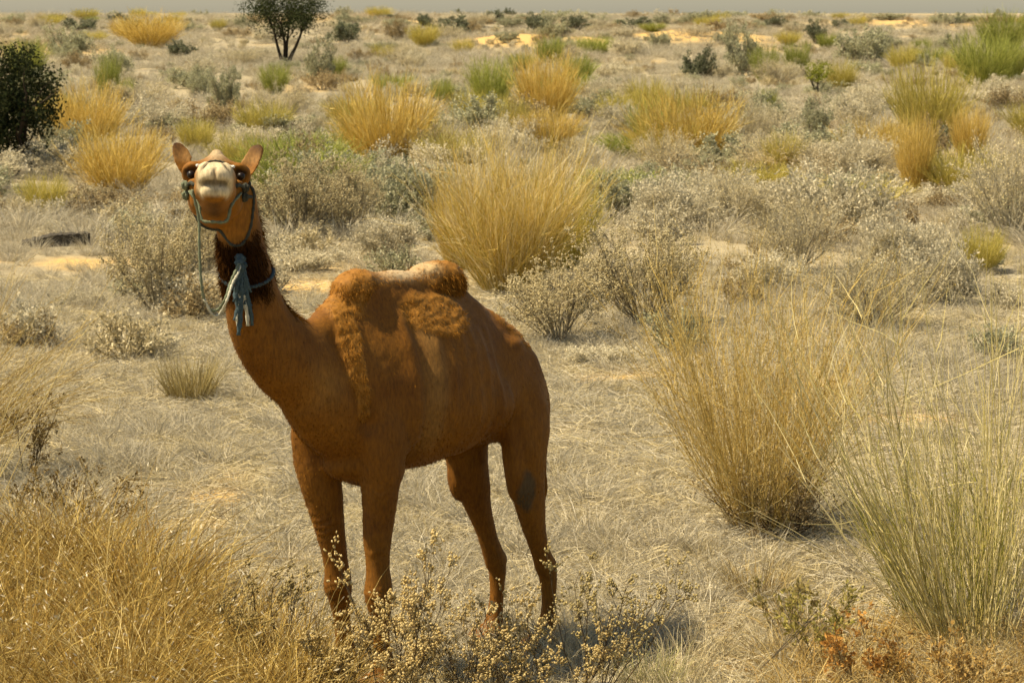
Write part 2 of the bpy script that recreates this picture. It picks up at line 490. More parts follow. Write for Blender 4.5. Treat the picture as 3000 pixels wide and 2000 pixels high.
    trunk = smooth(.75, 1.0, V[:, 2]) * (1 - headmask)
    V = lap(V, 42, trunk[:, None])
    # anatomy by displacement
    x, y, z = V.T
    ay = np.abs(y)
    disp = np.zeros(n)
    body = (1 - headmask)
    # shoulder-blade edge and crease behind the shoulder (both flanks)
    def seg(px, pz, a, b):
        a = np.array(a); b = np.array(b); d = b - a; t_ = np.clip(((px - a[0]) * d[0] + (pz - a[1]) * d[1]) / (d @ d), 0, 1)
        return np.hypot(px - a[0] - d[0] * t_, pz - a[1] - d[1] * t_), t_
    flank = smooth(.03, .09, ay) * body
    d1, _ = seg(x, z, (.17, 1.86), (.16, 1.14)); disp -= .020 * np.exp(-(d1 / .04) ** 2) * flank
    d1, _ = seg(x, z, (.23, 1.8), (.24, 1.2)); disp += .014 * np.exp(-(d1 / .05) ** 2) * flank
    for i in range(6):                                    # ribs, faint
        xr = .08 - i * .085
        d1, _ = seg(x, z, (xr - .02, 1.72), (xr + .02, 1.18)); disp += .005 * np.exp(-(d1 / .022) ** 2) * flank
    d1 = np.hypot((x + .43) / .12, (z - 1.52) / .17); disp -= .03 * np.exp(-d1 ** 2) * flank     # hollow before the hip
    d1, _ = seg(x, z, (.62, 1.75), (.5, 1.35)); disp -= .022 * np.exp(-(d1 / .045) ** 2) * flank
    d1, _ = seg(x, z, (-.47, 1.42), (-.56, 1.0)); disp -= .010 * np.exp(-(d1 / .03) ** 2) * flank  # front edge of thigh
    # muscle unevenness
    disp += .011 * fbm(V * 6, 2, 21) * body * smooth(.5, .9, z)
    disp += .0018 * fbm(V * 28, 2, 25) * body
    # wrinkles on the front of the fore legs
    fl = smooth(.62, .70, z) * (1 - smooth(1.0, 1.12, z)) * smooth(.25, .34, x) * (ay > .06)
    disp += .0022 * np.sin(z * 170 + 7 * vnoise(V * 14, 4)) * smooth(-.2, .5, vnoise(V * 9, 6)) * fl * (np.sum(Nn * np.array([1, 0, 0]), 1) > .1)
    kn = np.exp(-((z - .485) / .05) ** 2) * (x > .2)
    disp += .002 * np.sin(z * 200 + x * 60 + 4 * vnoise(V * 18, 8)) * kn
    # wool
    wool = np.zeros(n)
    def fp(u, v, yy=.22): q = cpx(u, v, yy); return (q[0], q[2])
    wr = .015 * fbm(V * 14, 2, 35)
    d1, tt = seg(x, z, fp(1050, 800, .05), fp(1050, 880, .15)); wool = np.maximum(wool, (1 - smooth(.07, .12, d1 + wr)) * (y > -.3))
    for a_, b_, w_ in ((fp(1045, 890, .17), fp(1058, 1010), .055), (fp(1058, 1010), fp(1070, 1110, .24), .046), (fp(1070, 1110, .24), fp(1080, 1215, .24), .032)):
        d1, tt = seg(x, z, a_, b_); wool = np.maximum(wool, 1 - smooth(w_ * .8, w_ * 1.3, d1 + wr))
    d1 = np.hypot((x + .20) / .20, (z - 1.995) / .085); wool = np.maximum(wool, 1 - smooth(.75, 1.0, d1))
    cx_, cz_ = fp(1295, 922, .20); d1 = np.hypot((x - cx_) / .24, (z - cz_ - .12 * (x - cx_)) / .115) + .18 * fbm(V * 12, 2, 31); wool = np.maximum(wool, (1 - smooth(.7, 1.05, d1)))
    d1, _ = seg(x, z, (-.58, 1.78), (-.72, 1.64)); wool = np.maximum(wool, (1 - smooth(.04, .075, d1)) * .8)
    d1, _ = seg(x, z, (.30, 2.03), (-.05, 2.02)); wool = np.maximum(wool, (1 - smooth(.03, .06, d1)) * .7)
    wool *= body
    curl = fbm(V * np.array([26, 26, 40]), 2, 41)
    disp += wool * (.013 + .007 * curl + .003 * fbm(V * 70, 1, 43))
    # head details
    hx, hy, hzz = hp.T
    ah = np.abs(hx)
    # mouth line and nostril slits, eye hollows
    ml = np.exp(-((hzz + .146 + .10 * np.clip(.30 - hy, 0, .2) - .5 * hx ** 2) / .012) ** 2) * smooth(.16, .22, hy) * headmask
    ml = ml * (1 - smooth(.045, .075, np.abs(hx))); disp -= .010 * ml
    cleft = np.exp(-(hx / .008) ** 2) * smooth(.29, .31, hy) * smooth(-.15, -.13, hzz) * (1 - smooth(-.09, -.07, hzz)) * headmask
    disp -= .014 * cleft
    ns = np.exp(-(((ah - .05 + (hzz + .07) * .7) / .007) ** 2 + ((hzz + .066) / .028) ** 2)) * smooth(.25, .28, hy) * headmask
    disp -= .012 * ns
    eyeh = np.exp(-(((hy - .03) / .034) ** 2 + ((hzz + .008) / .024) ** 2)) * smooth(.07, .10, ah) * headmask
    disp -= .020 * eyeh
    V = V + Nn * disp[:, None]
    V = lap(V, 1)
    fin.vertices.foreach_set('co', V.astype(np.float32).ravel()); fin.update()
    fin.vertices.foreach_get('normal', (tmp := np.empty(n * 3, np.float32))); Nn = tmp.reshape(-1, 3).astype(float)

    # coat colours
    x, y, z = V.T
    base = np.array([.185, .068, .004])
    C = np.repeat(base[None], n, 0)
    def mixc(mask, c):
        nonlocal C
        m = np.clip(mask, 0, 1)[:, None]; C = C * (1 - m) + np.asarray(c) * m
    nz = fbm(V * 6, 3, 51)
    mixc(.5 * smooth(0, .6, nz), (.25, .10, .009)); mixc(.6 * smooth(0, .6, -nz), (.125, .041, .002))
    d1, _ = seg(x, z, (.10, 1.80), (.13, 1.2)); mixc(np.exp(-(d1 / .07) ** 2) * .55 * smooth(.1, .2, ay), (.29, .155, .042))   # pale rubbed streak
    d1 = np.hypot((x - .72) / .10, (z - 1.56) / .12); mixc(np.exp(-d1 ** 2) * .6, (.31, .15, .03))
    d1 = np.hypot((x + .10) / .2, (z - 1.86) / .07); mixc(np.exp(-d1 ** 2) * .45, (.24, .125, .035))
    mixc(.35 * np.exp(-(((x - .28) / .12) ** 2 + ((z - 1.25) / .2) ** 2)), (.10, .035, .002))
    mixc(.55 * (1 - smooth(.45, .8, z)), (.21, .08, .006))
    mixc(wool * .75, (.36, .155, .02))
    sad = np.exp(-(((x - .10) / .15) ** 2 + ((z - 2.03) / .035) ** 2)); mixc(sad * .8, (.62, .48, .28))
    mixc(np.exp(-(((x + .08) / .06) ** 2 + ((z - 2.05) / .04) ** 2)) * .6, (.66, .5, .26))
    # dark throat hair plus painted shadow of the head (front/under side of upper neck), dark mane tufts
    fwd = Nn[:, 0]
    thr = smooth(1.93, 2.08, z + .05 * fbm(V * 8, 2, 71)) * smooth(-.15, .55, fwd + .5 * Nn[:, 1]) * (1 - headmask) * (x > .8)
    mixc(thr * .9, (.035, .014, .004))
    # stifle callosities and knees
    for cx_, cy_, cz_ in ((-.58, .235, .88), (-.54, -.225, .86)):
        d1 = np.sqrt(((x - cx_) / .065) ** 2 + ((y - cy_) / .06) ** 2 + ((z - cz_) / .15) ** 2) + .12 * fbm(V * 25, 2, 81); mixc((1 - smooth(.7, 1.05, d1)) * .9, (.07, .05, .024))
    mixc(np.exp(-(((z - 1.045) / .035) ** 2 + ((x - .36) / .08) ** 2 + (y / .07) ** 2)), (.08, .05, .025))
    mixc((1 - smooth(.0, .06, z)) * .6, (.25, .17, .09))
    # head
    hp = c2h(V); hx, hy, hzz = hp.T; ah = np.abs(hx)
    headmask = 1 - smooth(.28, .38, np.linalg.norm(hp - np.array([0, .08, -.06]), axis=1))
    mixc(headmask * .5, (.33, .13, .012))
    muz = smooth(.20, .28, hy) * smooth(-.205, -.185, hzz) * (1 - smooth(.065, .095, ah)) * headmask; mixc(muz * .92, (.60, .49, .30))
    br = smooth(.02, .10, hy) * (1 - smooth(.030, .055, ah)) * smooth(-.08, -.02, hzz) * headmask; mixc(br * .7, (.52, .40, .23))
    mixc(np.exp(-((hx / .05) ** 2 + ((hzz - .10) / .05) ** 2)) * headmask * .85 * (hzz > .05), (.50, .38, .22))
    mixc(np.clip(ml * 1.1, 0, .85), (.055, .035, .015)); mixc(cleft * .75, (.22, .15, .08)); mixc(np.clip(ns * 1.1, 0, 1), (.03, .02, .01))
    mixc(np.exp(-((hx / .022) ** 2 + ((hzz + .178) / .014) ** 2)) * (hy > .25) * .7, (.22, .17, .09))
    mixc(np.clip(eyeh * 1.6, 0, 1) * .92, (.03, .016, .007))  # shade of the brows painted into the eye hollows
    # chin, with the shade under the jaw painted dark along its middle
    mixc(np.exp(-(hx / .035) ** 2) * smooth(-.16, -.19, hzz) * smooth(.02, .1, hy) * (1 - smooth(.24, .28, hy)) * headmask * .8, (.06, .025, .008))
    ear = smooth(.08, .13, hzz) * (ah > .1) * headmask; mixc(ear * .6, (.46, .27, .10))
    C = C * (1 - .14 * (1 - muz))[:, None]
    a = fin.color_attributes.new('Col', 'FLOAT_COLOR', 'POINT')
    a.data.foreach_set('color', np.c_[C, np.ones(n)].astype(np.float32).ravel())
    fin.polygons.foreach_set('use_smooth', np.ones(len(fin.polygons), bool))

    m, nt, b = principled('camel_coat', rough=.72, spec=.22)
    b.inputs['Sheen Weight'].default_value = .04; b.inputs['Sheen Tint'].default_value = (1, .75, .45, 1); b.inputs['Sheen Roughness'].default_value = .4
    at = nt.nodes.new('ShaderNodeAttribute'); at.attribute_name = 'Col'
    tc = nt.nodes.new('ShaderNodeTexCoord')
    mp = nt.nodes.new('ShaderNodeMapping'); mp.inputs['Scale'].default_value = (90, 90, 22)
    nt.links.new(tc.outputs['Object'], mp.inputs[0])
    nz_ = nt.nodes.new('ShaderNodeTexNoise'); nz_.inputs['Scale'].default_value = 1; nz_.inputs['Detail'].default_value = 4; nz_.inputs['Roughness'].default_value = .65
    nt.links.new(mp.outputs[0], nz_.inputs['Vector'])
    mr = nt.nodes.new('ShaderNodeMapRange'); mr.inputs[1].default_value = .3; mr.inputs[2].default_value = .7; mr.inputs[3].default_value = .66; mr.inputs[4].default_value = 1.3
    nt.links.new(nz_.outputs['Fac'], mr.inputs[0])
    hs = nt.nodes.new('ShaderNodeHueSaturation'); nt.links.new(at.outputs['Color'], hs.inputs['Color']); nt.links.new(mr.outputs[0], hs.inputs['Value'])
    nt.links.new(hs.outputs[0], b.inputs['Base Color'])
    bp = nt.nodes.new('ShaderNodeBump'); bp.inputs['Strength'].default_value = .35; bp.inputs['Distance'].default_value = .006
    nt.links.new(nz_.outputs['Fac'], bp.inputs['Height']); nt.links.new(bp.outputs[0], b.inputs['Normal'])
    fin.materials.clear(); fin.materials.append(m)

    root = empty('camel', tuple(CORG))
    root.rotation_euler = (0, 0, math.atan2(CDIR[1], CDIR[0]))
    tag(root, 'brown one-humped camel standing in dry scrub, head turned to the viewer', 'camel')
    bo = link(bpy.data.objects.new('body', fin), root)
    # eyes
    em, _, eb = principled('eye_dark', (.012, .007, .004), .38, .25)
    for s in (-1, 1):
        E_ = Solid(); E_.ball((0, 0, 0), (.0185, .0185, .0185), nu=20, nv=12)
        me = bpy.data.meshes.new('eye'); me.from_pydata(np.concatenate(E_.V).tolist(), [], E_.F)
        me.polygons.foreach_set('use_smooth', np.ones(len(me.polygons), bool)); me.materials.append(em)
        eo = link(bpy.data.objects.new('eye', me), root); eo.location = h2c((s * .112, .026, -.012))
    # wool locks and fringe hair grown from the skin
    rng = np.random.default_rng(5)
    def grow(name, w, cnt, Lr, wid, c0, c1, grav, nrm, jit):
        p = w / w.sum(); i = rng.choice(n, cnt, p=p)
        P0 = V[i] - Nn[i] * .004
        L = rng.uniform(*Lr, cnt)[:, None]
        D = Nn[i] * nrm + np.array([0, 0, -grav]) + rng.normal(size=(cnt, 3)) * jit; D /= np.linalg.norm(D, axis=1, keepdims=True)
        D2 = D + rng.normal(size=(cnt, 3)) * .5 + np.array([0, 0, -grav * .8]); D2 /= np.linalg.norm(D2, axis=1, keepdims=True)
        P = np.stack([P0, P0 + D * L * .5, P0 + D * L * .5 + D2 * L * .5], 1)
        W = wid * np.array([1, .9, .3])[None] * rng.uniform(.7, 1.3, (cnt, 1))
        cc = np.asarray(c0) + (np.asarray(c1) - np.asarray(c0)) * rng.random((cnt, 1))
        B = Bag(); B.ribbons(P, W, cc, rng)
        return tag(link(bpy.data.objects.new(name, B.mesh(name, M_PLANT)), root), kind='stuff')
    grow('wool', np.where(wool > .35, wool, 0) + 1e-12, 30000, (.018, .034), .0013, (.25, .105, .014), (.46, .21, .04), .9, .16, .45)
    rear = np.exp(-(((x + .22) / .13) ** 2 + ((z - 1.965) / .045) ** 2)) * (z > 1.9)
    grow('hump_fringe', np.where(rear > .3, rear, 0) + 1e-12, 4000, (.03, .06), .0016, (.17, .065, .01), (.33, .15, .028), 1.0, .35, .4)
    man = (x > .75) * (x < 1.13) * (z > 1.85) * (z < 2.46) * (Nn[:, 0] < -.35) * (ay < .07) * body
    man = man * smooth(-.2, .5, fbm(V * 9, 2, 61) + .2)
    grow('mane', man + 1e-12, 4200, (.025, .06), .0015, (.10, .042, .007), (.21, .085, .013), .8, .4, .4)
    thw = thr * (thr > .25) * (z < 2.42)
    grow('throat_hair', thw + 1e-12, 7000, (.025, .055), .0014, (.02, .009, .003), (.10, .04, .01), .9, .18, .35)
    cm = body * (wool < .3) * smooth(.15, .3, z) * (thr < .5) + 1e-12
    grow('coat_hair', cm, 52000, (.010, .020), .0011, (.085, .029, .0025), (.26, .108, .012), 1.0, .22, .35)
    leg = smooth(.6, .7, z) * (1 - smooth(1.15, 1.3, z)) * (x > .3) * (y < -.05) * (Nn[:, 0] > .1)
    grow('leg_hair', leg + 1e-12, 600, (.012, .022), .0018, (.22, .10, .014), (.32, .15, .03), .9, .2, .2)
    # ---------------- tack: rope halter, lead rope, neck cord with tassel
    from mathutils.bvhtree import BVHTree
    pl_ = np.empty(len(fin.polygons) * 4, np.int32)
    fin.polygons.foreach_get('vertices', pl_)
    bvh = BVHTree.FromPolygons([tuple(v) for v in V], pl_.reshape(-1, 4).tolist())
    def snap(P, off):
        out = []
        for p in P:
            c, nn, i_, dd = bvh.find_nearest(Vector(p)); out.append(np.array(c) + np.array(nn) * off)
        return np.array(out)
    def crom(P, sub=8, closed=False):
        P = np.asarray(P, float)
        E_ = np.r_[[P[-1]], P, [P[0]], [P[1]]] if closed else np.r_[[2 * P[0] - P[1]], P, [2 * P[-1] - P[-2]]]
        o = []
        for i in range(len(E_) - 3):
            p0, p1, p2, p3 = E_[i:i + 4]
            for t_ in np.arange(sub) / sub:
                o.append(.5 * ((2 * p1) + (-p0 + p2) * t_ + (2 * p0 - 5 * p1 + 4 * p2 - p3) * t_ ** 2 + (-p0 + 3 * p1 - 3 * p2 + p3) * t_ ** 3))
        if not closed: o.append(P[-1])
        else: o.append(o[0])
        return np.array(o)
    def rope_mat(name, c):
        m, nt, b = principled(name, c, .85, .15)
        tc = nt.nodes.new('ShaderNodeTexCoord'); nz = nt.nodes.new('ShaderNodeTexNoise'); nz.inputs['Scale'].default_value = 120
        nt.links.new(tc.outputs['Object'], nz.inputs['Vector'])
        mr = nt.nodes.new('ShaderNodeMapRange'); mr.inputs[3].default_value = .4; mr.inputs[4].default_value = 1.6; nt.links.new(nz.outputs['Fac'], mr.inputs[0])
        hs = nt.nodes.new('ShaderNodeHueSaturation'); hs.inputs['Color'].default_value = (*c, 1); nt.links.new(mr.outputs[0], hs.inputs['Value']); nt.links.new(hs.outputs[0], b.inputs['Base Color'])
        return m
    M_R1 = rope_mat('dark_rope', (.045, .045, .032)); M_R2 = rope_mat('green_grey_rope', (.14, .155, .095)); M_R3 = rope_mat('blue_grey_cloth', (.045, .07, .075)); M_PEG = rope_mat('white_peg', (.7, .66, .58)); M_PALE = rope_mat('pale_rope', (.42, .40, .30))
    def rope(name, P, r, mat, parent):
        P = np.asarray(P); T = np.gradient(P, axis=0); T /= np.linalg.norm(T, axis=1, keepdims=True) + 1e-9
        S_ = np.cross(T, np.array([.31, .52, .8])); S_ /= np.linalg.norm(S_, axis=1, keepdims=True); N_ = np.cross(T, S_)
        ph = np.linspace(0, 2 * math.pi, 7, endpoint=False)
        wob = 1 + .22 * np.sin(np.arange(len(P)) * 1.9)
        Rg = [P[i] + (np.outer(np.cos(ph), S_[i]) + np.outer(np.sin(ph), N_[i])) * r * wob[i] for i in range(len(P))]
        q = Solid(); q.rings(Rg)
        me = bpy.data.meshes.new(name); me.from_pydata(np.concatenate(q.V).tolist(), [], q.F); me.materials.append(mat)
        me.polygons.foreach_set('use_smooth', np.ones(len(me.polygons), bool))
        return link(bpy.data.objects.new(name, me), parent)
    def tack_root(name, label, cat):
        o = empty(name, tuple(CORG)); o.rotation_euler = root.rotation_euler; tag(o, label, cat); return o
    hal = tack_root('rope_halter', 'dark knotted rope halter round the camel\'s muzzle and cheeks', 'halter')
    def loop_plane(c, n_, rad=.3, k=40, a0=0, a1=2 * math.pi):
        # points far out on a plane ring, shrunk on to the skin by ray casting inwards (head frame)
        c = np.array(c, float); n_ = np.array(n_, float); n_ /= np.linalg.norm(n_); e1 = np.cross(n_, [1, 0, 0]); e1 /= np.linalg.norm(e1); e2 = np.cross(n_, e1)
        out = []
        for a_ in np.linspace(a0, a1, k, endpoint=(a1 - a0) < 6.2):
            dd = e1 * math.cos(a_) + e2 * math.sin(a_)
            o_ = h2c(c + dd * rad); tgt = h2c(c); v_ = tgt - o_; v_ /= np.linalg.norm(v_)
            hit = bvh.ray_cast(Vector(o_), Vector(v_))
            out.append(np.array(hit[0]) - v_ * .004 if hit[0] is not None else tgt)
        return np.array(out)
    nb = loop_plane((0, .17, -.10), (0, 1, .30), .25, 24, 1.45, 4.83)
    rope('noseband', crom(nb, 3), .0062, M_R1, hal)
    tl_ = loop_plane((0, -.10, -.06), (0, 1, -.25), .35); tl_ = np.r_[tl_, tl_[:1]]
    rope('throat_latch', crom(tl_, 3), .007, M_R1, hal)
    for s in (-1, 1):
        st = snap([h2c(p) for p in ((s * .12, .16, -.09), (s * .13, .10, -.085), (s * .14, .05, -.085), (s * .14, -.02, -.09), (s * .14, -.1, -.07))], .006)
        chs = rope('cheek_strap', crom(st, 5), .0085, M_R1, hal)
        kn_ = snap([h2c((s * .16, .05, -.085)), h2c((s * .16, .02, -.11))], .01)
        for p in kn_:
            q = crom([p + np.array([0, 0, .016]), p + h2c((s * .012, .01, 0)) - HEAD_O, p + np.array([0, 0, -.016]), p + h2c((-s * .004, .014, 0)) - HEAD_O], 5, True)
            rope('knot', q, .0085, M_R1 if s > 0 else M_R2, chs)
        pg = snap([h2c((s * .06, .27, -.05))], .0)[0]
        rope('nose_peg', crom([pg - (h2c((s * .02, 0, 0)) - HEAD_O), pg, pg + (h2c((s * .022, .012, -.006)) - HEAD_O)], 4), .006, M_PEG, hal)
    # chin strap hanging a little below the jaw
    c1 = snap([h2c((-.13, .06, -.10)), h2c((-.10, .09, -.18))], .006); c2 = snap([h2c((.10, .09, -.18)), h2c((.13, .06, -.10))], .006)
    rope('chin_strap', crom(np.r_[c1, [h2c((-.055, .09, -.245)), h2c((.0, .10, -.255)), h2c((.055, .09, -.245))], c2], 6), .007, M_R2, hal)

    # lead rope: from the left side of the nose down, looped up to the neck cord
    lr = tack_root('lead_rope', 'thin greenish lead rope hanging in a long loop beneath the camel\'s chin', 'rope')
    hy_ = w2c(_hw)[1]
    st = snap([h2c((-.08, .20, -.14))], .008)[0]
    dw = st[1]
    def at_px(u, v, yy): return cpx(u, v, yy)
    up = snap([at_px(712, 775, .16)], .012)[0]
    pth = [st, at_px(582, 640, dw), at_px(584, 730, dw * .98), at_px(589, 820, dw * .95), at_px(598, 875, dw * .9), at_px(618, 908, dw * .85), at_px(640, 905, dw * .8), at_px(660, 875, .20), at_px(675, 830, .18), at_px(692, 790, .17), up]
    rope('rope', crom(pth, 8), .0065, M_R2, lr)
    pth2 = [np.array(p) + np.array([0, .012, -.012 - .01 * math.sin(i * 1.3)]) for i, p in enumerate(pth[4:])]
    rope('rope', crom(np.r_[[pth[4]], pth2[1:-1], [pth[-1]]], 8), .006, M_PALE, lr)
    # neck cord and tassel
    nc = tack_root('neck_cord', 'dark blue-grey cord with a frayed tassel hanging at the camel\'s neck', 'cord')
    ring_ = []
    cc = np.array([1.085, .02, 2.10]); nn_ = np.array([.28, .36, .92]); nn_ /= np.linalg.norm(nn_)
    e1 = np.cross(nn_, [0, 1, 0]); e1 /= np.linalg.norm(e1); e2 = np.cross(nn_, e1)
    for a_ in np.linspace(0, 2 * math.pi, 36, endpoint=False):
        dd = e1 * math.cos(a_) + e2 * math.sin(a_)
        h_ = bvh.ray_cast(Vector(cc + dd * .4), Vector(-dd))
        ring_.append(np.array(h_[0]) + dd * .006 if h_[0] is not None else cc + dd * .12)
    ring_.append(ring_[0])
    rope('cord', crom(ring_, 3), .009, M_R3, nc)
    kp = snap([at_px(706, 782, .16)], .018)[0]
    q = crom([kp + np.array([0, 0, .03]), kp + np.array([.02, .02, 0]), kp + np.array([0, .01, -.03]), kp + np.array([-.02, .0, 0])], 5, True)
    tas = rope('tassel', q, .02, M_R3, nc)
    rgt = np.random.default_rng(8)
    for k_ in range(26):
        ln = rgt.uniform(.10, .20) if k_ < 16 else rgt.uniform(.22, .33)
        du, dv = rgt.normal(0, .020, 2)
        p = [kp + np.array([0, 0, -.01])]
        for j in range(1, 6):
            q_ = kp + np.array([du * j / 3 + rgt.normal(0, .003), .012 + abs(dv) * .3 + rgt.normal(0, .003), -ln * j / 5])
            c_, n2, i_, d2 = bvh.find_nearest(Vector(q_))
            inside = (Vector(q_) - c_).dot(n2) < .01
            p.append(np.array(c_) + np.array(n2) * (.010 + .012 * rgt.random()) if inside else q_)
        rope('strand', crom(p, 4), rgt.uniform(.006, .0105), M_R3 if k_ < 23 else M_PALE, tas)
    return root

build_camel()

# ================================================================== GROUND
def build_ground():
    ys = np.unique(np.concatenate([np.linspace(-30, 8, 12), np.arange(8, 40, .18), np.arange(40, 110, .7), np.arange(110, 300, 1.6), np.linspace(300, 500, 40), np.linspace(520, 4000, 30)]))
    tx = np.linspace(-1, 1, 301)
    tx = np.sign(tx) * (np.abs(tx) * .45 + .55 * np.abs(tx) ** 5)
    Y, T = np.meshgrid(ys, tx, indexing='ij')
    wid = np.maximum(14, Y * .8 + 6) * (1 + 8 * smooth(300, 1500, Y))
    X = T * wid
    Z = height(X, Y)
    V = np.stack([X, Y, Z], -1).reshape(-1, 3)
    a, b = X.shape
    i = (np.arange(a - 1)[:, None] * b + np.arange(b - 1)[None]).ravel()
    F = np.stack([i, i + 1, i + b + 1, i + b], 1)
    P = V[:, :2]
    straw = np.array([.38, .315, .195]); grey = np.array([.33, .285, .195]); sand = np.array([.60, .40, .155]); dark = np.array([.24, .19, .11])
    n1 = fbm(P * np.array([.5, .35]), 3, 101)[:, None]; n2 = fbm(P * np.array([2.2, 1.4]), 3, 105)[:, None]
    C = straw + (grey - straw) * smooth(-.3, .4, n1) + (dark - straw) * .5 * smooth(.15, .6, n2)
    m = np.zeros(len(P))
    for (u, v, rx, ry) in SAND_PX:
        q = place(u, v)
        d = np.hypot((P[:, 0] - q[0]) / rx, (P[:, 1] - q[1]) / ry)
        near = d < 3
        m[near] = np.maximum(m[near], 1 - smooth(.5, 1.25, d[near] + .5 * fbm(P[near] * 2.5, 2, 107)))
    m = np.maximum(m, .55 * smooth(.28, .6, fbm(P * np.array([.22, .16]), 3, 109)) * smooth(16, 24, P[:, 1]))
    far = np.zeros(len(P))
    for (cx, cy, rx, ry, hh) in DUNES:
        far = np.maximum(far, np.exp(-(((P[:, 0] - cx) / rx) ** 2 + ((P[:, 1] - cy) / ry) ** 2)) * hh)
    m = np.maximum(m, smooth(.25, .7, far + .25 * fbm(P * .12, 2, 111)))
    m = np.maximum(m, .35 * smooth(150, 215, P[:, 1]) * smooth(.05, .4, fbm(P * np.array([.06, .03]), 2, 113)))
    C = C + (sand - C) * m[:, None]
    me = mesh_np('ground', V, [F], C, True, mat_ground())
    return tag(link(bpy.data.objects.new('ground', me)), 'sandy plain covered in dry straw, rising to low dunes', None, None, 'structure')

# ================================================================== PLANTS
def unit(v): return v / (np.linalg.norm(v, axis=-1, keepdims=True) + 1e-9)

def stems(rng, n, H, base_r, tilt, bend, wig, k=6, up=.35, lenvar=.35, lean=(0, 0), az=None):
    """n curved stems from a clump base -> (n,k,3) polylines"""
    a = rng.uniform(0, 2 * math.pi, n) if az is None else az
    r = base_r * np.sqrt(rng.random(n))
    t = np.abs(rng.normal(0, tilt, n)) if tilt < 0.3 else tilt * np.sqrt(rng.random(n))
    a2 = a + rng.normal(0, .5, n)
    P0 = np.stack([r * np.cos(a), r * np.sin(a), np.zeros(n) - .01], 1)
    D = np.stack([np.sin(t) * np.cos(a2) + lean[0], np.sin(t) * np.sin(a2) + lean[1], np.cos(t)], 1)
    L = H * (1 - lenvar * rng.random(n)) 
    seg = (L / (k - 1))[:, None]
    P = [P0]; d = unit(D)
    out = unit(np.stack([np.cos(a2), np.sin(a2), np.zeros(n)], 1))
    for j in range(k - 1):
        P.append(P[-1] + d * seg)
        d = unit(d + rng.normal(0, wig, (n, 3)) + np.array([0, 0, up]) / k * (1 if bend <= 0 else 0) + (out * .6 + np.array([0, 0, -1.0])) * max(bend, 0) * (j + 1) / k)
    return np.stack(P, 1)

def branch(rng, P, m, Lf, ang, k=4, lo=.25, hi=.95, wig=.12, up=.15):
    """m side twigs from each polyline"""
    n, kk, _ = P.shape
    tl = np.linalg.norm(np.diff(P, axis=1), axis=2).sum(1)
    idx = np.repeat(np.arange(n), m)
    t = rng.uniform(lo, hi, n * m) * (kk - 1)
    i = np.minimum(t.astype(int), kk - 2); f = (t - i)[:, None]
    p = P[idx, i] * (1 - f) + P[idx, i + 1] * f
    d = unit(P[idx, i + 1] - P[idx, i])
    d = unit(d + rng.normal(0, ang, (n * m, 3)))
    L = tl[idx] * Lf * rng.uniform(.5, 1.2, n * m) * (1.15 - .5 * t / kk)
    Q = [p]
    for j in range(k - 1):
        Q.append(Q[-1] + d * (L / (k - 1))[:, None])
        d = unit(d + rng.normal(0, wig, d.shape) + np.array([0, 0, up / k]))
    return np.stack(Q, 1)

def lerpc(rng, n, *cols):
    cols = np.array(cols, float); t = rng.random(n) * (len(cols) - 1); i = np.minimum(t.astype(int), len(cols) - 2); f = (t - i)[:, None]
    return (cols[i] * (1 - f) + cols[i + 1] * f) * rng.uniform(.75, 1.2, (n, 1))

def taper(n, k, w, tip=.25): return np.linspace(1, tip, k)[None] * w * np.ones((n, 1))

GOLD = [(.46, .29, .06), (.64, .46, .12), (.74, .58, .22)]
OLIV = [(.32, .28, .06), (.50, .42, .10), (.64, .52, .17)]
GREEN = [(.18, .21, .04), (.32, .34, .08), (.46, .45, .13)]
GREYG = [(.27, .27, .15), (.41, .40, .24), (.52, .49, .32)]
GREY = [(.45, .39, .25), (.60, .53, .36), (.72, .65, .46)]
DARKG = [(.10, .115, .06), (.18, .19, .11), (.28, .28, .18)]
BROWN = [(.24, .17, .08), (.37, .28, .14), (.50, .40, .22)]
STRAW = [(.42, .34, .18), (.56, .47, .27), (.70, .61, .40)]
GSTRAW = [(.16, .09, .025), (.36, .23, .06), (.56, .40, .12), (.72, .58, .27)]  # darkest brown blades also stand in for shadow between the stalks
CREAM = [(.48, .39, .20), (.62, .52, .29), (.72, .62, .38)]
DKSTEM = [(.09, .065, .035), (.16, .11, .06)]
MIDSTEM = [(.24, .19, .11), (.40, .34, .22)]

def broom(name, seed, cols, n=170, tw=3, w=.0042, tilt=.85, H=1.0, base=.20, up=.45, wig=.10, k=7, darkbase=True, lean=(0, 0), bend=0, lenvar=.45, twl=.34):
    """broom-like bush: many thin upright green/golden rods (unit height)"""
    rng = np.random.default_rng(seed)
    B = Bag()
    P = stems(rng, n, H, base, tilt, bend, wig, k, up, lenvar, lean)
    C1 = lerpc(rng, n, *cols)
    B.ribbons(P, taper(n, k, w * 1.25), C1, rng)
    if tw:
        Q = branch(rng, P, tw, twl, .36, 4, .2, .95, .13, .4)
        B.ribbons(Q, taper(len(Q), 4, w * .8), lerpc(rng, len(Q), *cols), rng)
    return B.mesh(name, M_PLANT)

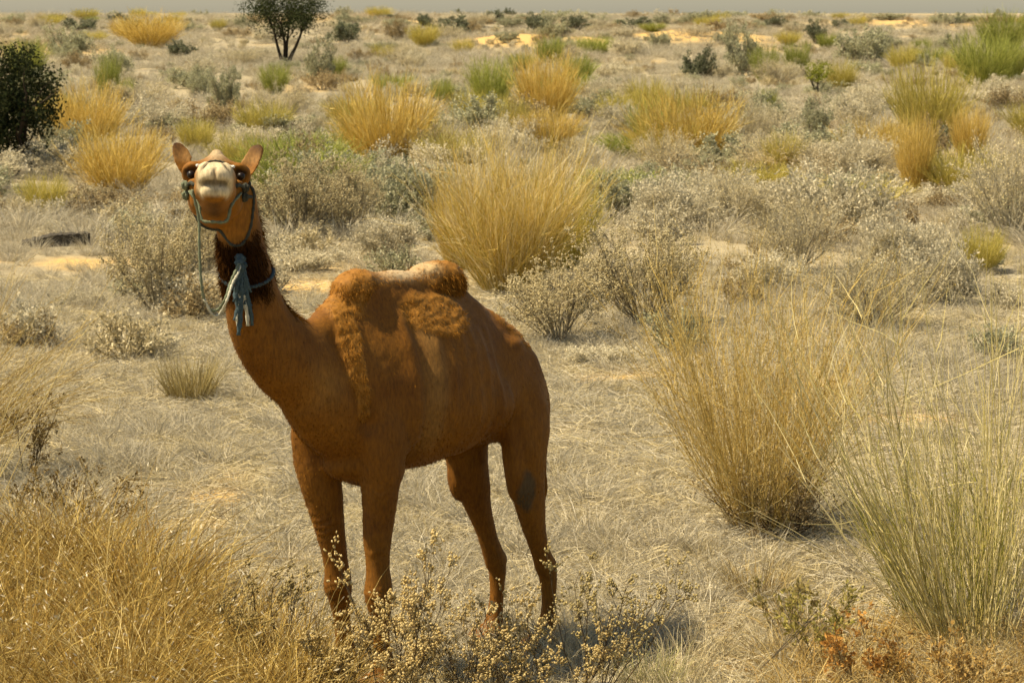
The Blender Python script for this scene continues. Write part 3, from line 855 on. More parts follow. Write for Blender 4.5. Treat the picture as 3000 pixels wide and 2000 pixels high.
def shrub(name, seed, leafc, stemc, n=14, tilt=1.15, H=.62, leaf=(.022, .007), nl=9, w=.004, m1=6, m2=4, flat=.3, knob=None, lv=.4, bare=.0):
    """twiggy dome: forked stems with small leaves or seed heads on the outer twigs (about unit width/height)"""
    rng = np.random.default_rng(seed)
    B = Bag()
    P = stems(rng, n, H, .05, tilt, 0, .09, 5, flat, lv)
    B.ribbons(P, taper(n, 5, w * 1.8, .5), lerpc(rng, n, *stemc), rng, prism=True)
    Q = branch(rng, P, m1, .55, .42, 4, .25, 1.0, .12, .25)
    B.ribbons(Q, taper(len(Q), 4, w), lerpc(rng, len(Q), *stemc), rng)
    R = branch(rng, Q, m2, .55, .5, 3, .3, 1.0, .15, .2)
    B.ribbons(R, taper(len(R), 3, w * .6), lerpc(rng, len(R), *stemc, leafc[0]), rng)
    if nl:
        t = rng.uniform(.25 + bare, 1, (len(R), nl))
        p = R[:, None, 0] * (1 - t[..., None]) + R[:, None, 2] * t[..., None]
        p = p.reshape(-1, 3) + rng.normal(0, leaf[0] * .5, (len(R) * nl, 3))
        d = unit(np.repeat(R[:, 2] - R[:, 0], nl, 0)) + rng.normal(0, .7, p.shape)
        cl = lerpc(rng, len(p), *leafc)
        if knob: B.knobs(p, d, rng.uniform(.6, 1.2, len(p)) * leaf[0], rng.uniform(.6, 1.2, len(p)) * leaf[1], cl, rng)
        else: B.leaves(p, d, rng.uniform(.6, 1.3, len(p)) * leaf[0], leaf[1], cl, rng)
    return B.mesh(name, M_PLANT)

def tussock(name, seed, cols, n=120, H=.5, tilt=.6, bend=.25, w=.0028, base=.10, k=6, wig=.09, lenvar=.6, seeds=0):
    rng = np.random.default_rng(seed)
    B = Bag()
    P = stems(rng, n, H, base, tilt, bend, wig, k, .2, lenvar)
    P[..., 2] = np.maximum(P[..., 2], .004)
    B.ribbons(P, taper(n, k, w, .2), lerpc(rng, n, *cols), rng)
    if seeds:
        i = rng.integers(0, n, seeds)
        B.leaves(P[i, -1] - .02 * unit(P[i, -1] - P[i, -2]), P[i, -1] - P[i, -2] + rng.normal(0, .01, (seeds, 3)), .035, .004, lerpc(rng, seeds, (.6, .5, .3), (.85, .78, .6)), rng)
    return B.mesh(name, M_PLANT)

MESH = {}
def variants(kind, fn, cnt): MESH[kind] = [fn(i) for i in range(cnt)]

def scatter_gn(name, meshes, pts, rotz, scale, label, cat=None):
    """a mesh of points that carries small plants by geometry nodes (ground cover)"""
    me = bpy.data.meshes.new(name)
    me.vertices.add(len(pts)); me.vertices.foreach_set('co', np.asarray(pts, np.float32).ravel())
    for nm, arr, tp in (('rotz', rotz, 'FLOAT'), ('sc', scale, 'FLOAT')):
        at = me.attributes.new(nm, tp, 'POINT'); at.data.foreach_set('value', np.asarray(arr, np.float32))
    at = me.attributes.new('pick', 'INT', 'POINT'); at.data.foreach_set('value', np.arange(len(pts), dtype=np.int32) % len(meshes))
    o = bpy.data.objects.new(name, me)
    cl = bpy.data.collections.new(name + '_sources')
    for i, m in enumerate(meshes):
        cl.objects.link(bpy.data.objects.new(f'{name}_source_{i:02d}', m))
    ng = bpy.data.node_groups.new(name, 'GeometryNodeTree')
    ng.interface.new_socket('Geometry', in_out='INPUT', socket_type='NodeSocketGeometry')
    ng.interface.new_socket('Geometry', in_out='OUTPUT', socket_type='NodeSocketGeometry')
    N = ng.nodes.new; L = ng.links.new
    gi = N('NodeGroupInput'); go = N('NodeGroupOutput')
    ip = N('GeometryNodeInstanceOnPoints'); ci = N('GeometryNodeCollectionInfo'); ci.inputs[0].default_value = cl
    ci.inputs['Separate Children'].default_value = True; ci.inputs['Reset Children'].default_value = True
    def named(nm, tp): a = N('GeometryNodeInputNamedAttribute'); a.data_type = tp; a.inputs[0].default_value = nm; return a.outputs[0]
    cx = N('ShaderNodeCombineXYZ'); L(named('rotz', 'FLOAT'), cx.inputs[2])
    er = N('FunctionNodeEulerToRotation'); L(cx.outputs[0], er.inputs[0])
    mp = N('GeometryNodeMeshToPoints'); L(gi.outputs[0], mp.inputs[0])
    L(mp.outputs[0], ip.inputs['Points']); L(ci.outputs[0], ip.inputs['Instance']); ip.inputs['Pick Instance'].default_value = True
    L(named('pick', 'INT'), ip.inputs['Instance Index']); L(er.outputs[0], ip.inputs['Rotation']); L(named('sc', 'FLOAT'), ip.inputs['Scale'])
    L(ip.outputs[0], go.inputs[0])
    md = o.modifiers.new('scatter', 'NODES'); md.node_group = ng
    link(o); tag(o, label, cat, None, 'stuff')
    return o

def build_plants():
    V = variants
    V('gold', lambda i: broom('golden_bush', 100 + i, GOLD, n=460, tw=6, w=.0042), 4)
    V('goldf', lambda i: broom('golden_bush', 110 + i, [OLIV[0], GOLD[0], GOLD[1], GOLD[2], STRAW[2]], n=700, tw=10, w=.0018, tilt=.85, base=.16, wig=.12, lenvar=.6, twl=.4), 1)
    V('olive', lambda i: broom('olive_bush', 120 + i, OLIV, n=420, tw=6, w=.0046), 3)
    V('green', lambda i: broom('green_bush', 140 + i, GREEN, n=380, tw=6, w=.005, tilt=.7), 4)
    V('greyg', lambda i: shrub('grey_green_shrub', 160 + i, GREYG, MIDSTEM, n=24, leaf=(.040, .013), nl=7, w=.005, m1=7, m2=5), 4)
    V('grey', lambda i: shrub('grey_shrub', 180 + i, GREY, GREY, n=34, leaf=(.036, .009), nl=5, w=.006, m1=7, m2=5), 4)
    V('dark', lambda i: shrub('dark_shrub', 200 + i, DARKG, DKSTEM, n=20, leaf=(.05, .018), nl=8, w=.005), 3)
    V('brown', lambda i: shrub('brown_shrub', 220 + i, BROWN, MIDSTEM, n=24, leaf=(.038, .011), nl=6, w=.0055), 3)
    V('cream', lambda i: shrub('cream_headed_shrub', 240 + i, CREAM, MIDSTEM, n=34, tilt=1.0, H=.72, leaf=(.022, .0078), nl=6, w=.0042, m1=7, m2=5, knob=True, lv=.3, bare=.1), 4)
    V('fan', lambda i: shrub('twig_fan_shrub', 260 + i, CREAM, [(.26, .22, .14), (.42, .37, .25), (.52, .47, .34)], n=48, tilt=.95, H=.8, leaf=(.024, .006), nl=3, w=.0044, m1=7, m2=5, lv=.25), 3)
    NAMES = dict(goldf=('golden_bush', 'bush'), gold=('golden_bush', 'bush'), olive=('olive_bush', 'bush'), green=('green_bush', 'bush'), greyg=('grey_green_shrub', 'shrub'), grey=('grey_shrub', 'shrub'),
                 dark=('dark_shrub', 'shrub'), brown=('brown_shrub', 'shrub'), cream=('cream_headed_shrub', 'shrub'), fan=('twiggy_shrub', 'shrub'))
    UW = dict(goldf=1.2, gold=1.3, olive=1.3, green=1.1, greyg=1.15, grey=1.15, dark=1.15, brown=1.15, cream=1.15, fan=1.1)
    UH = dict(goldf=.86, gold=.86, olive=.86, green=.9, greyg=.72, grey=.72, dark=.72, brown=.72, cream=.80, fan=.85)
    rng = np.random.default_rng(77)
    cnt = {}
    def put(kind, u, v, w, h, label=None, group=None, rot=None):
        P = place(u, v); s = px_per_m(P)
        i = cnt.get(kind, 0); cnt[kind] = i + 1
        nm, cat = NAMES[kind]
        o = bpy.data.objects.new(nm, MESH[kind][i % len(MESH[kind])])
        link(o); o.location = (P[0], P[1], hz(P[0], P[1]) - .01)
        sw = w / s / UW[kind]; sh = h / s / UH[kind] * 1.03
        o.scale = (sw, sw, sh); o.rotation_euler = (0, 0, rng.uniform(0, 6.28) if rot is None else rot)
        tag(o, label or DEF[kind][0], cat, group or (None if label else DEF[kind][1]))
        REC.append((o, kind, P, w / s, h / s, label))
        return o
    REC = []
    DEF = dict(gold=('golden broom-like bush of fine upright rods on the plain', 'golden bushes on the plain'),
               olive=('olive-yellow broom-like bush on the plain', 'olive bushes on the plain'),
               green=('fresh green broom-like bush on the plain', 'green bushes on the plain'),
               greyg=('grey-green leafy shrub on the pale plain', 'grey-green shrubs on the plain'),
               grey=('pale grey dried shrub low on the plain', 'pale grey shrubs on the plain'),
               dark=('dark blackish-green low shrub on distant sand', 'dark shrubs on the far sand'),
               brown=('brown dried-out low shrub on the plain', 'brown shrubs on the plain'),
               cream=('twiggy shrub dotted with cream seed heads', 'cream-headed shrubs'),
               fan=('bare grey twiggy shrub spreading like a fan', 'bare twiggy shrubs'))
    # kind, base pixel u, v, pixel width, pixel height, own label
    T = [
     # far strip
     ('dark', 235, 92, 105, 34, 'dark low shrub at the foot of the left sand dune'), ('greyg', 190, 168, 130, 78, 'rounded grey-green shrub with reddish soil under it, below the left dune'),
     ('gold', 440, 142, 190, 84, None), ('gold', 380, 118, 110, 50, None), ('dark', 525, 174, 85, 46, 'blue-grey shrub casting a short shadow beside golden grass'),
     ('green', 78, 228, 120, 95, 'bright green bush beside the dark tree at the plain\'s edge'), ('brown', 405, 176, 60, 30, None), ('brown', 370, 92, 45, 28, None),
     ('green', 318, 318, 66, 135, 'bright green slender bush in front of a taller grey-green one'), ('greyg', 345, 236, 95, 92, None), ('green', 366, 300, 55, 60, None),
     ('gold', 262, 445, 215, 165, 'tall golden bush beside the dark tree'), ('gold', 350, 575, 260, 175, 'orange-gold bush growing left of the camel\'s ears'), ('gold', 190, 430, 120, 110, None),
     ('greyg', 655, 332, 88, 128, 'upright olive-grey bush with brown foot behind the camel\'s head'), ('greyg', 588, 285, 80, 82, None), ('green', 805, 278, 84, 76, 'yellow-green dome bush in front of the dark tree trunk'),
     ('greyg', 945, 246, 90, 112, 'grey-green bush with bare stem right of the dark tree'), ('green', 988, 236, 50, 60, None), ('brown', 452, 324, 62, 36, None), ('grey', 925, 388, 75, 62, None), ('grey', 540, 345, 60, 30, None),
     ('olive', 575, 446, 110, 86, 'olive bush right behind the camel\'s head'), ('brown', 470, 430, 90, 60, None),
     ('dark', 1015, 130, 90, 60, None), ('brown', 1158, 120, 70, 62, None), ('olive', 1242, 138, 90, 56, None), ('dark', 1322, 104, 100, 52, None), ('brown', 1385, 100, 60, 38, None), ('greyg', 1478, 126, 66, 34, None),
     ('dark', 1572, 98, 70, 50, None), ('greyg', 1622, 112, 95, 46, 'silvery grey-green shrub between two sand hollows'), ('dark', 1690, 92, 80, 42, None), ('dark', 1860, 84, 110, 30, None), ('brown', 1802, 98, 50, 32, None),
     ('brown', 2100, 92, 66, 32, None), ('brown', 2215, 95, 50, 26, None), ('dark', 2270, 80, 60, 26, None), ('dark', 2462, 84, 60, 24, None), ('grey', 2320, 100, 70, 36, None),
     ('green', 1612, 200, 76, 78, None), ('green', 1695, 276, 70, 96, 'grey-green upright bush behind the golden-brown one'), ('green', 1436, 324, 130, 130, 'dense green dome bush beside the golden-brown bush'), ('gold', 1600, 368, 190, 178, 'golden-brown peaked bush right of a green dome bush'),
     ('gold', 1130, 492, 280, 215, 'wide golden-olive bush behind the camel\'s hump'), ('olive', 1050, 470, 150, 130, None), ('olive', 1230, 470, 120, 120, None), ('grey', 1135, 300, 100, 52, None), ('green', 1298, 312, 56, 70, None), ('brown', 1340, 348, 80, 46, None),
     ('olive', 1508, 408, 84, 100, None), ('gold', 1600, 445, 190, 110, None), ('greyg', 1752, 356, 180, 82, 'pale grey-green dome shrub with shaded foot'), ('olive', 1890, 345, 120, 96, None),
     ('gold', 2010, 492, 310, 180, 'broad golden bush with green rods mixed in'), ('green', 1905, 440, 110, 120, None), ('grey', 1340, 390, 160, 56, None), ('grey', 1800, 230, 120, 46, None),
     ('dark', 2055, 236, 110, 84, 'dark green shrub with black shade beneath'), ('greyg', 2165, 224, 112, 130, 'tall grey-green shrub with dark stems'), ('green', 2240, 242, 78, 92, None), ('green', 2334, 230, 72, 92, None),
     ('olive', 2462, 274, 90, 80, None), ('dark', 2388, 127, 60, 56, None), ('greyg', 2540, 197, 150, 108, 'large grey-green shrub with a dark blue-grey foot'), ('greyg', 2572, 152, 90, 66, None), ('green', 2700, 162, 50, 42, None),
     ('green', 2885, 272, 165, 150, 'large bright green bush on the far plain'), ('green', 2940, 160, 140, 105, 'bright green bush on the skyline'), ('green', 2960, 240, 100, 110, None), ('olive', 2720, 432, 220, 205, 'golden-green bush with dark shade at its right foot'), ('dark', 2790, 438, 90, 70, None),  # the dark shrub stands in for shade at the golden-green bush's foot
     ('grey', 2560, 318, 150, 72, None), ('brown', 2945, 337, 135, 78, 'knobbly grey-brown dome shrub below the green bushes'), ('greyg', 2385, 402, 96, 104, 'grey shrub with pale stems and black shade inside'), ('fan', 2200, 432, 115, 112, None), ('olive', 2290, 522, 105, 112, None),
     ('gold', 2560, 492, 210, 122, None), ('gold', 2680, 574, 115, 200, 'tall narrow golden bush on pale sand'), ('gold', 2840, 482, 110, 150, None), ('brown', 2962, 422, 90, 44, None), ('greyg', 2440, 330, 70, 44, None), ('green', 2252, 330, 44, 60, None),
     ('fan', 2960, 705, 230, 270, 'tall grey-brown twiggy shrub growing beyond the sparse straw broom'), ('fan', 2150, 662, 190, 140, 'knobbly olive twig shrub on pale ground'), ('brown', 2030, 612, 220, 150, None), ('grey', 2450, 692, 320, 190, None), ('grey', 2620, 800, 260, 190, None),
     ('grey', 2780, 900, 260, 230, None), ('fan', 2330, 800, 260, 200, None), ('fan', 2560, 962, 320, 215, 'dark olive shrub behind the tall golden bush'), ('grey', 2250, 850, 240, 130, None), ('olive', 2880, 800, 150, 130, None), ('grey', 2900, 620, 260, 120, None),
     ('cream', 1890, 962, 360, 330, 'large olive shrub with clustered cream heads behind the camel\'s rump'), ('cream', 1640, 1006, 340, 250, 'grey twig-footed shrub with cream heads right behind the camel\'s rump'), ('goldf', 1490, 856, 500, 440, 'huge golden bush rising behind the camel\'s back'), ('olive', 1640, 800, 260, 260, None), ('gold', 1350, 800, 200, 260, None),
     ('greyg', 1160, 640, 240, 160, 'blue-grey leafy shrub above the camel\'s hump'), ('grey', 1140, 765, 240, 160, None), ('cream', 880, 702, 290, 210, 'grey shrub with cream heads between head and hump'), ('cream', 1010, 690, 200, 170, None), ('cream', 460, 918, 290, 320, 'tall grey twiggy bush with cream heads left of the camel\'s neck'),
     ('cream', 600, 800, 180, 200, None), ('grey', 870, 790, 330, 80, None), ('brown', 320, 640, 220, 90, None), ('olive', 130, 630, 140, 100, None), ('grey', 560, 930, 190, 80, None), ('grey', 240, 900, 160, 60, None), ('grey', 1780, 1070, 260, 70, None),
     ('grey', 1480, 560, 260, 90, None), ('grey', 760, 430, 160, 60, None), ('grey', 2250, 600, 200, 70, None), ('grey', 1760, 560, 180, 70, None), ('greyg', 1790, 640, 200, 130, None), ('olive', 700, 520, 160, 110, None), ('gold', 960, 460, 110, 60, None),
    ]
    for (k, u, v, w, h, lb) in T:
        g = 1.14 if v < 720 else 1.0
        put(k, u, v, w * g, h * g, lb)
    # further scattered low shrubs between them
    kinds = ['grey', 'grey', 'greyg', 'brown', 'grey', 'olive', 'fan', 'green', 'greyg']
    for i in range(290):
        v = 60 + 640 * rng.random() ** 1.3; u = rng.uniform(-550, 3550)
        if (380 < u < 800 and v > 420) or (u < 330 and v > 600): continue
        k = kinds[rng.integers(len(kinds))]
        sc = .35 + (v - 40) / 330
        put(k, u, v, rng.uniform(90, 170) * sc, rng.uniform(40, 88) * sc)
    for i in range(140):                                  # the skyline scrub
        u = rng.uniform(-550, 3550); k = ['dark', 'brown', 'greyg', 'olive', 'grey', 'greyg'][rng.integers(6)]
        put(k, u, rng.uniform(46, 84), rng.uniform(40, 110), rng.uniform(16, 38))
    # name the plants without a label of their own after what they stand beside
    CUT = (' behind', ' in front', ' beside', ' at ', ' with ', ' on ', ' between', ' right', ' left', ' casting', ' above', ' growing', ' rising', ' below', ' mixed', ' beyond', ' dotted')
    def short(l):
        k = min([l.find(c) for c in CUT if l.find(c) > 0] or [len(l)]); return l[:k]
    anchors = [(short(l), P) for (_, _, P, _, _, l) in REC if l] + [('spreading dark tree', place(835, 197)), ('blackish-green tree', place(30, 520)), ('small bright green sapling', place(2400, 286))]
    names = [a for a, _ in anchors]; anchors = [(a, P) for a, P in anchors if names.count(a) == 1]
    AP = np.array([P for _, P in anchors])
    WORD = dict(gold='golden broom-like bush', olive='olive-yellow broom-like bush', green='fresh green broom-like bush', greyg='grey-green leafy shrub', grey='pale grey dried shrub', dark='blackish-green shrub', brown='brown dried-out shrub', cream='cream-headed twiggy shrub', fan='bare grey twiggy shrub')
    used = set()
    for (o, kind, P, wm, hm, l) in REC:
        if l: continue
        d = AP - P; dist = np.hypot(d[:, 0], d[:, 1] * .5)
        sizes = ['low ' if hm < .5 else 'waist-high ' if hm < 1.0 else 'tall ']
        for j in np.argsort(dist)[:3]:
            dx, dy = d[j, 0], d[j, 1] * .35
            if dist[j] > 9: break
            rel = 'beside' if abs(dx) > abs(dy) else ('behind' if dy < 0 else 'in front of')
            lab = f'{sizes[0]}{WORD[kind]} {rel} the {anchors[j][0]}'
            if lab not in used and len(lab.split()) <= 16:
                used.add(lab); o['label'] = lab; break

def build_tree(name, P, H, Wc, seed, label, base_h=.35, trunk_r=.1, cols=DARKG, leafs=5000, lf=.09):
    rng = np.random.default_rng(seed)
    root = empty(name, tuple(P)); tag(root, label, 'tree', None)
    B = Bag()
    n = 4
    T = stems(rng, n, H * .75, trunk_r * .6, .55, 0, .10, 8, .25, .2)
    bark = [(.05, .038, .026), (.085, .065, .045)]
    B.ribbons(T, taper(n, 8, trunk_r, .25), lerpc(rng, n, *bark), rng, prism=True)
    Q = branch(rng, T, 9, .5, .55, 5, base_h + .05, 1., .14, .1)
    B.ribbons(Q, taper(len(Q), 5, trunk_r * .3), lerpc(rng, len(Q), *bark), rng, prism=True)
    link(bpy.data.objects.new('trunk', B.mesh('trunk', M_PLANT)), root)
    L = Bag()
    m = 120
    cen = rng.normal(size=(m, 3)); cen = unit(cen) * rng.random((m, 1)) ** .4
    cen = cen * np.array([Wc / 2, Wc / 2, H * (1 - base_h) / 2]) + np.array([0, 0, H * (base_h + (1 - base_h) / 2)])
    i = rng.integers(0, m, leafs); p = cen[i] + rng.normal(0, Wc * .055, (leafs, 3))
    L.leaves(p, rng.normal(size=(leafs, 3)) + np.array([0, 0, -.3]), rng.uniform(.6, 1.4, leafs) * lf, lf * .3, lerpc(rng, leafs, *cols), rng)
    link(bpy.data.objects.new('crown', L.mesh('crown', M_LEAF)), root)
    return root

def build_trees():
    DK = [(.022, .03, .012), (.045, .055, .022), (.085, .09, .04)]
    P = place(835, 197)
    build_tree('acacia_tree', (P[0], P[1], hz(P[0], P[1]) - .05), 4.9, 5.2, 3, 'dark spreading tree with forked trunk standing on the far plain', .42, .16, DK, 9000, .13)
    P = place(835, 200); 
    P = place(30, 520)
    build_tree('evergreen_tree', (P[0], P[1], hz(P[0], P[1]) - .05), 2.7, 2.2, 4, 'dense blackish-green tree beside golden bushes at the plain\'s edge', .06, .09, DK, 12000, .08)
    P = place(2400, 286)
    build_tree('sapling', (P[0], P[1], hz(P[0], P[1]) - .03), 1.45, .95, 6, 'small bright green sapling with a bare thin stem', .38, .03, [(.13, .16, .02), (.26, .28, .04), (.36, .36, .07)], 1800, .06)

def build_foreground():
    """plants within a few metres of the camel, built at their real size"""
    def obj(name, me, u, v, label, cat, rot=0, sc=1.0, group=None, z=0):
        P = place(u, v)
        if isinstance(me, list):
            o = empty(name)
            for pn, pm in me: tag(link(bpy.data.objects.new(pn, pm), o), kind='stuff' if pn != 'rod' else None)
        else:
            o = bpy.data.objects.new(name, me); link(o)
        o.location = (P[0], P[1], P[2] - .01 + z); o.rotation_euler = (0, 0, rot); o.scale = (sc, sc, sc)
        return tag(o, label, cat, group)
    def bag_broom(name, seed, H, n, cols, tilt, lean=(0, 0), w=.0032, tw=4, base=.1, bend=0, wig=.05, lenvar=.4, up=.35, twl=.3, leafs=0, leafc=None, split=False):
        rng = np.random.default_rng(seed); B = Bag()
        P = stems(rng, n, H, base, tilt, bend, wig, 9, up, lenvar, lean)
        if split:
            out = []
            for i in range(n):
                B = Bag(); B.ribbons(P[i:i + 1], taper(1, 9, w, .3), lerpc(rng, 1, *cols), rng, prism=True)
                Q = branch(rng, P[i:i + 1], tw, twl, .34, 5, .12, .95, .11, .3); B.ribbons(Q, taper(tw, 5, w * .6, .3), lerpc(rng, tw, *cols), rng)
                out.append(('rod', B.mesh('rod', M_PLANT)))
            return out
        B.ribbons(P, taper(n, 9, w, .3), lerpc(rng, n, *cols), rng, prism=True)
        Q = branch(rng, P, tw, twl, .34, 5, .12, .95, .11, .3)
        B.ribbons(Q, taper(len(Q), 5, w * .6, .3), lerpc(rng, len(Q), *cols), rng)
        if leafs:
            R = np.concatenate([Q[:, 1:].reshape(-1, 3)]); i = rng.integers(0, len(R), leafs)
            B.leaves(R[i], rng.normal(size=(leafs, 3)) + [0, 0, .5], rng.uniform(.012, .03, leafs), .003, lerpc(rng, leafs, *leafc), rng)
        return B.mesh(name, M_PLANT)
    # tall golden bush right of the camel
    obj('golden_bush', bag_broom('golden_bush', 301, 1.98, 240, [(.50, .33, .08), (.66, .48, .15), (.78, .62, .27)], .60, w=.0028, tw=11, base=.18, wig=.085, up=.40, lenvar=.55, twl=.36, leafs=9000, leafc=[(.30, .19, .05), (.5, .36, .12)]),
        2235, 1560, 'tall dense golden bush standing alone right of the camel', 'bush')
    obj('dark_shrub', shrub('undergrowth_shrub', 302, BROWN, DKSTEM, n=26, tilt=1.1, H=.55, leaf=(.022, .006), nl=6, w=.0035), 2290, 1575, 'low dark brown undergrowth at the foot of the golden bush', 'shrub', 1.0, .85)
    # sparse straw-and-green broom in the right foreground
    obj('straw_broom', bag_broom('straw_broom', 305, 2.25, 130, [(.46, .38, .12), (.64, .54, .24), (.78, .68, .40)], .55, (-.20, .05), .0040, 4, .22, 0, .05, .55, .2, .34), 2830, 1900, 'sparse tall straw-coloured broom with long leaning rods', 'bush')
    obj('green_broom', bag_broom('green_broom', 306, 1.15, 170, [(.24, .25, .03), (.48, .44, .09), (.68, .57, .22)], .50, (-.16, 0), .0034, 4, .26, 0, .06, .5, .2, .3), 2800, 1840, 'green-based broom clump inside the straw-coloured rods', 'bush')
    obj('straw_broom', bag_broom('straw_broom', 307, 1.9, 70, [(.40, .33, .12), (.60, .50, .24), (.72, .62, .36)], .55, (-.25, .1), .0032, 3, .2, 0, .04, .5, .2, .34), 3010, 1780, 'thin straw-coloured broom half hidden by the green-based clump', 'bush')
    # arching bush at the left edge
    obj('arching_bush', bag_broom('arching_bush', 310, 1.75, 240, [(.20, .13, .04), (.36, .25, .08), (.54, .41, .16)], .75, (.30, -.05), .003, 5, .15, .16, .06, .45, 0, .3, 1500, [(.2, .13, .05), (.4, .28, .1)]), -190, 1400, 'brown arching bush with drooping twigs and long straw rods', 'bush')
    obj('straw_rods', bag_broom('straw_rods', 311, 2.5, 22, [(.58, .46, .18), (.74, .62, .32)], .42, (.16, 0), .0036, 1, .12, .05, .03, .5, .1, .2, split=True), -170, 1700, 'few long pale straw rods leaning out of the golden grass bank', 'stems')
    obj('fallen_rods', bag_broom('fallen_rods', 312, 1.1, 12, [(.56, .46, .2), (.7, .6, .34)], 1.25, (-.5, -.2), .0042, 1, .25, .0, .03, .5, 0, .2, split=True), 2560, 1650, 'loose pale straw rods lying across the golden bush foot', 'stems')
    # dark dry sprigs at the left
    def sprig(seed, H, n=7, tilt=.7, cols=BROWN, leaf=(.020, .006), nl=5, lean=(0, 0), knob=False, stemc=DKSTEM, m1=6, m2=4, w=.0026):
        rng = np.random.default_rng(seed); B = Bag()
        P = stems(rng, n, H, .05, tilt, 0, .09, 6, .25, .4, lean)
        B.ribbons(P, taper(n, 6, w * 1.5, .4), lerpc(rng, n, *stemc), rng, prism=True)
        Q = branch(rng, P, m1, .35, .4, 4, .35, 1., .12, .3); B.ribbons(Q, taper(len(Q), 4, w * .8), lerpc(rng, len(Q), *stemc), rng, prism=True)
        R = branch(rng, Q, m2, .5, .5, 3, .3, 1., .15, .3); B.ribbons(R, taper(len(R), 3, w * .5), lerpc(rng, len(R), *stemc), rng)
        S1 = B.mesh('stems', M_PLANT); B = Bag()
        t = rng.uniform(.3, 1.05, (len(R), nl, 1)); p = (R[:, None, 0] * (1 - t) + R[:, None, 2] * t).reshape(-1, 3) + rng.normal(0, .006, (len(R) * nl, 3))
        d = np.repeat(R[:, 2] - R[:, 0], nl, 0); d = unit(d) + rng.normal(0, .5, d.shape)
        cl = lerpc(rng, len(p), *cols)
        if knob: B.knobs(p, d, rng.uniform(.7, 1.3, len(p)) * leaf[0], rng.uniform(.7, 1.2, len(p)) * leaf[1], cl, rng)
        else: B.leaves(p, d, rng.uniform(.6, 1.3, len(p)) * leaf[0], leaf[1], cl, rng)
        return [('stems', S1), ('seed_heads' if knob else 'leaves', B.mesh('heads', M_PLANT))]
    dkleaf = [(.10, .065, .025), (.2, .135, .05), (.33, .24, .10)]
    obj('dry_herb', sprig(320, .62, 8, .55, dkleaf, (.022, .006), 5, (.25, 0)), 90, 1400, 'dark brown dried herb under the arching bush', 'herb')
    obj('dry_herb', sprig(321, .5, 8, .8, dkleaf, (.022, .006), 5, (.35, 0)), 250, 1560, 'dark dried herb with one long sprig pointing at the camel\'s legs', 'herb')
    obj('dry_herb', sprig(322, .45, 7, .9, dkleaf, (.022, .006), 4, (.3, 0)), 60, 1560, 'low dark dried herb rising out of the golden grass', 'herb')
    # cream-headed herbs round the camel's feet
    crm = [(.42, .30, .11), (.57, .43, .19), (.68, .55, .28)]
    obj('seed_head_shrub', sprig(330, .84, 11, .36, crm, (.018, .0068), 7, (-.02, 0), True, DKSTEM, 7, 5), 1150, 2185, 'dark-stemmed shrub with dense cream seed heads before the camel\'s front legs', 'shrub')
    obj('seed_head_shrub', sprig(331, .58, 8, .5, crm, (.018, .0066), 7, (-.1, 0), True, DKSTEM, 6, 5), 1030, 2140, 'shorter cream-headed shrub against the camel\'s right foreleg', 'shrub')
    obj('seed_head_shrub', sprig(332, .85, 9, .65, crm, (.017, .0062), 6, (.1, 0), True, DKSTEM, 6, 5), 1330, 2190, 'spreading cream-headed shrub beneath the camel\'s belly', 'shrub')
    obj('seed_head_shrub', sprig(333, .85, 9, .6, [(.36, .28, .11), (.52, .42, .2)], (.018, .0065), 5, (.05, 0), True, DKSTEM, 6, 4), 1750, 2060, 'open dark-twigged shrub beside the camel\'s hind foot', 'shrub')
    obj('seed_head_shrub', sprig(334, .7, 9, .7, crm, (.017, .006), 6, (0, 0), True, DKSTEM, 6, 4), 1600, 2150, 'low cream-headed shrub between the camel\'s hind feet', 'shrub')
    obj('seed_head_shrub', sprig(335, .55, 8, .8, [(.30, .23, .09), (.46, .36, .16)], (.018, .0065), 5, (0, 0), True, DKSTEM, 6, 4), 800, 2030, 'low dark-twigged shrub at the edge of the golden grass', 'shrub')
    obj('seed_head_shrub', sprig(336, .7, 8, .7, crm, (.017, .006), 6, (0, 0), True, DKSTEM, 6, 4), 1470, 2170, 'cream-headed shrub in front of the camel\'s far hind foot', 'shrub')
    obj('leafy_herb', sprig(340, .45, 8, .5, [(.30, .26, .06), (.46, .38, .12)], (.026, .006), 4, (0, 0), False, BROWN), 2400, 1960, 'olive-leaved dry herb in front of the green-based broom', 'herb')
    obj('leafy_herb', sprig(341, .4, 8, .6, [(.34, .16, .04), (.5, .28, .08)], (.028, .007), 4, (0, 0), False, BROWN), 2530, 2040, 'rust-brown leaved herb in the right foreground', 'herb')
    obj('leafy_herb', sprig(342, .36, 8, .7, [(.36, .20, .06), (.5, .33, .1)], (.026, .006), 4, (0, 0), False, BROWN), 2720, 2050, 'reddish dry herb at the foot of the broom', 'herb')
    obj('leafy_herb', sprig(343, .36, 8, .7, [(.33, .27, .09), (.5, .4, .16)], (.024, .006), 4, (0, 0), False, BROWN), 2300, 1890, 'small olive herb beside the bare sand patch', 'herb')
    obj('leafy_herb', sprig(344, .34, 8, .8, [(.34, .2, .06), (.48, .33, .12)], (.024, .006), 4, (0, 0), False, BROWN), 2880, 2090, 'brown tangled herb under the straw rods', 'herb')
    obj('fallen_twig', bag_broom('fallen_twig', 345, .9, 2, [(.22, .17, .11), (.30, .25, .17)], .1, (1.2, .15), .0045, 3, .02, .0, .05, .2, 0, .3), 2180, 1990, 'bare grey branch lying beside the sand patch', 'branch')
    # single tussocks
    obj('grass_tussock', tussock('grass_tussock', 350, [(.24, .18, .07), (.42, .33, .13), (.56, .45, .2)], 620, .52, .62, .05, .0032, .18), 560, 1172, 'round straw tussock with dark foot left of the camel\'s chest', 'grass')
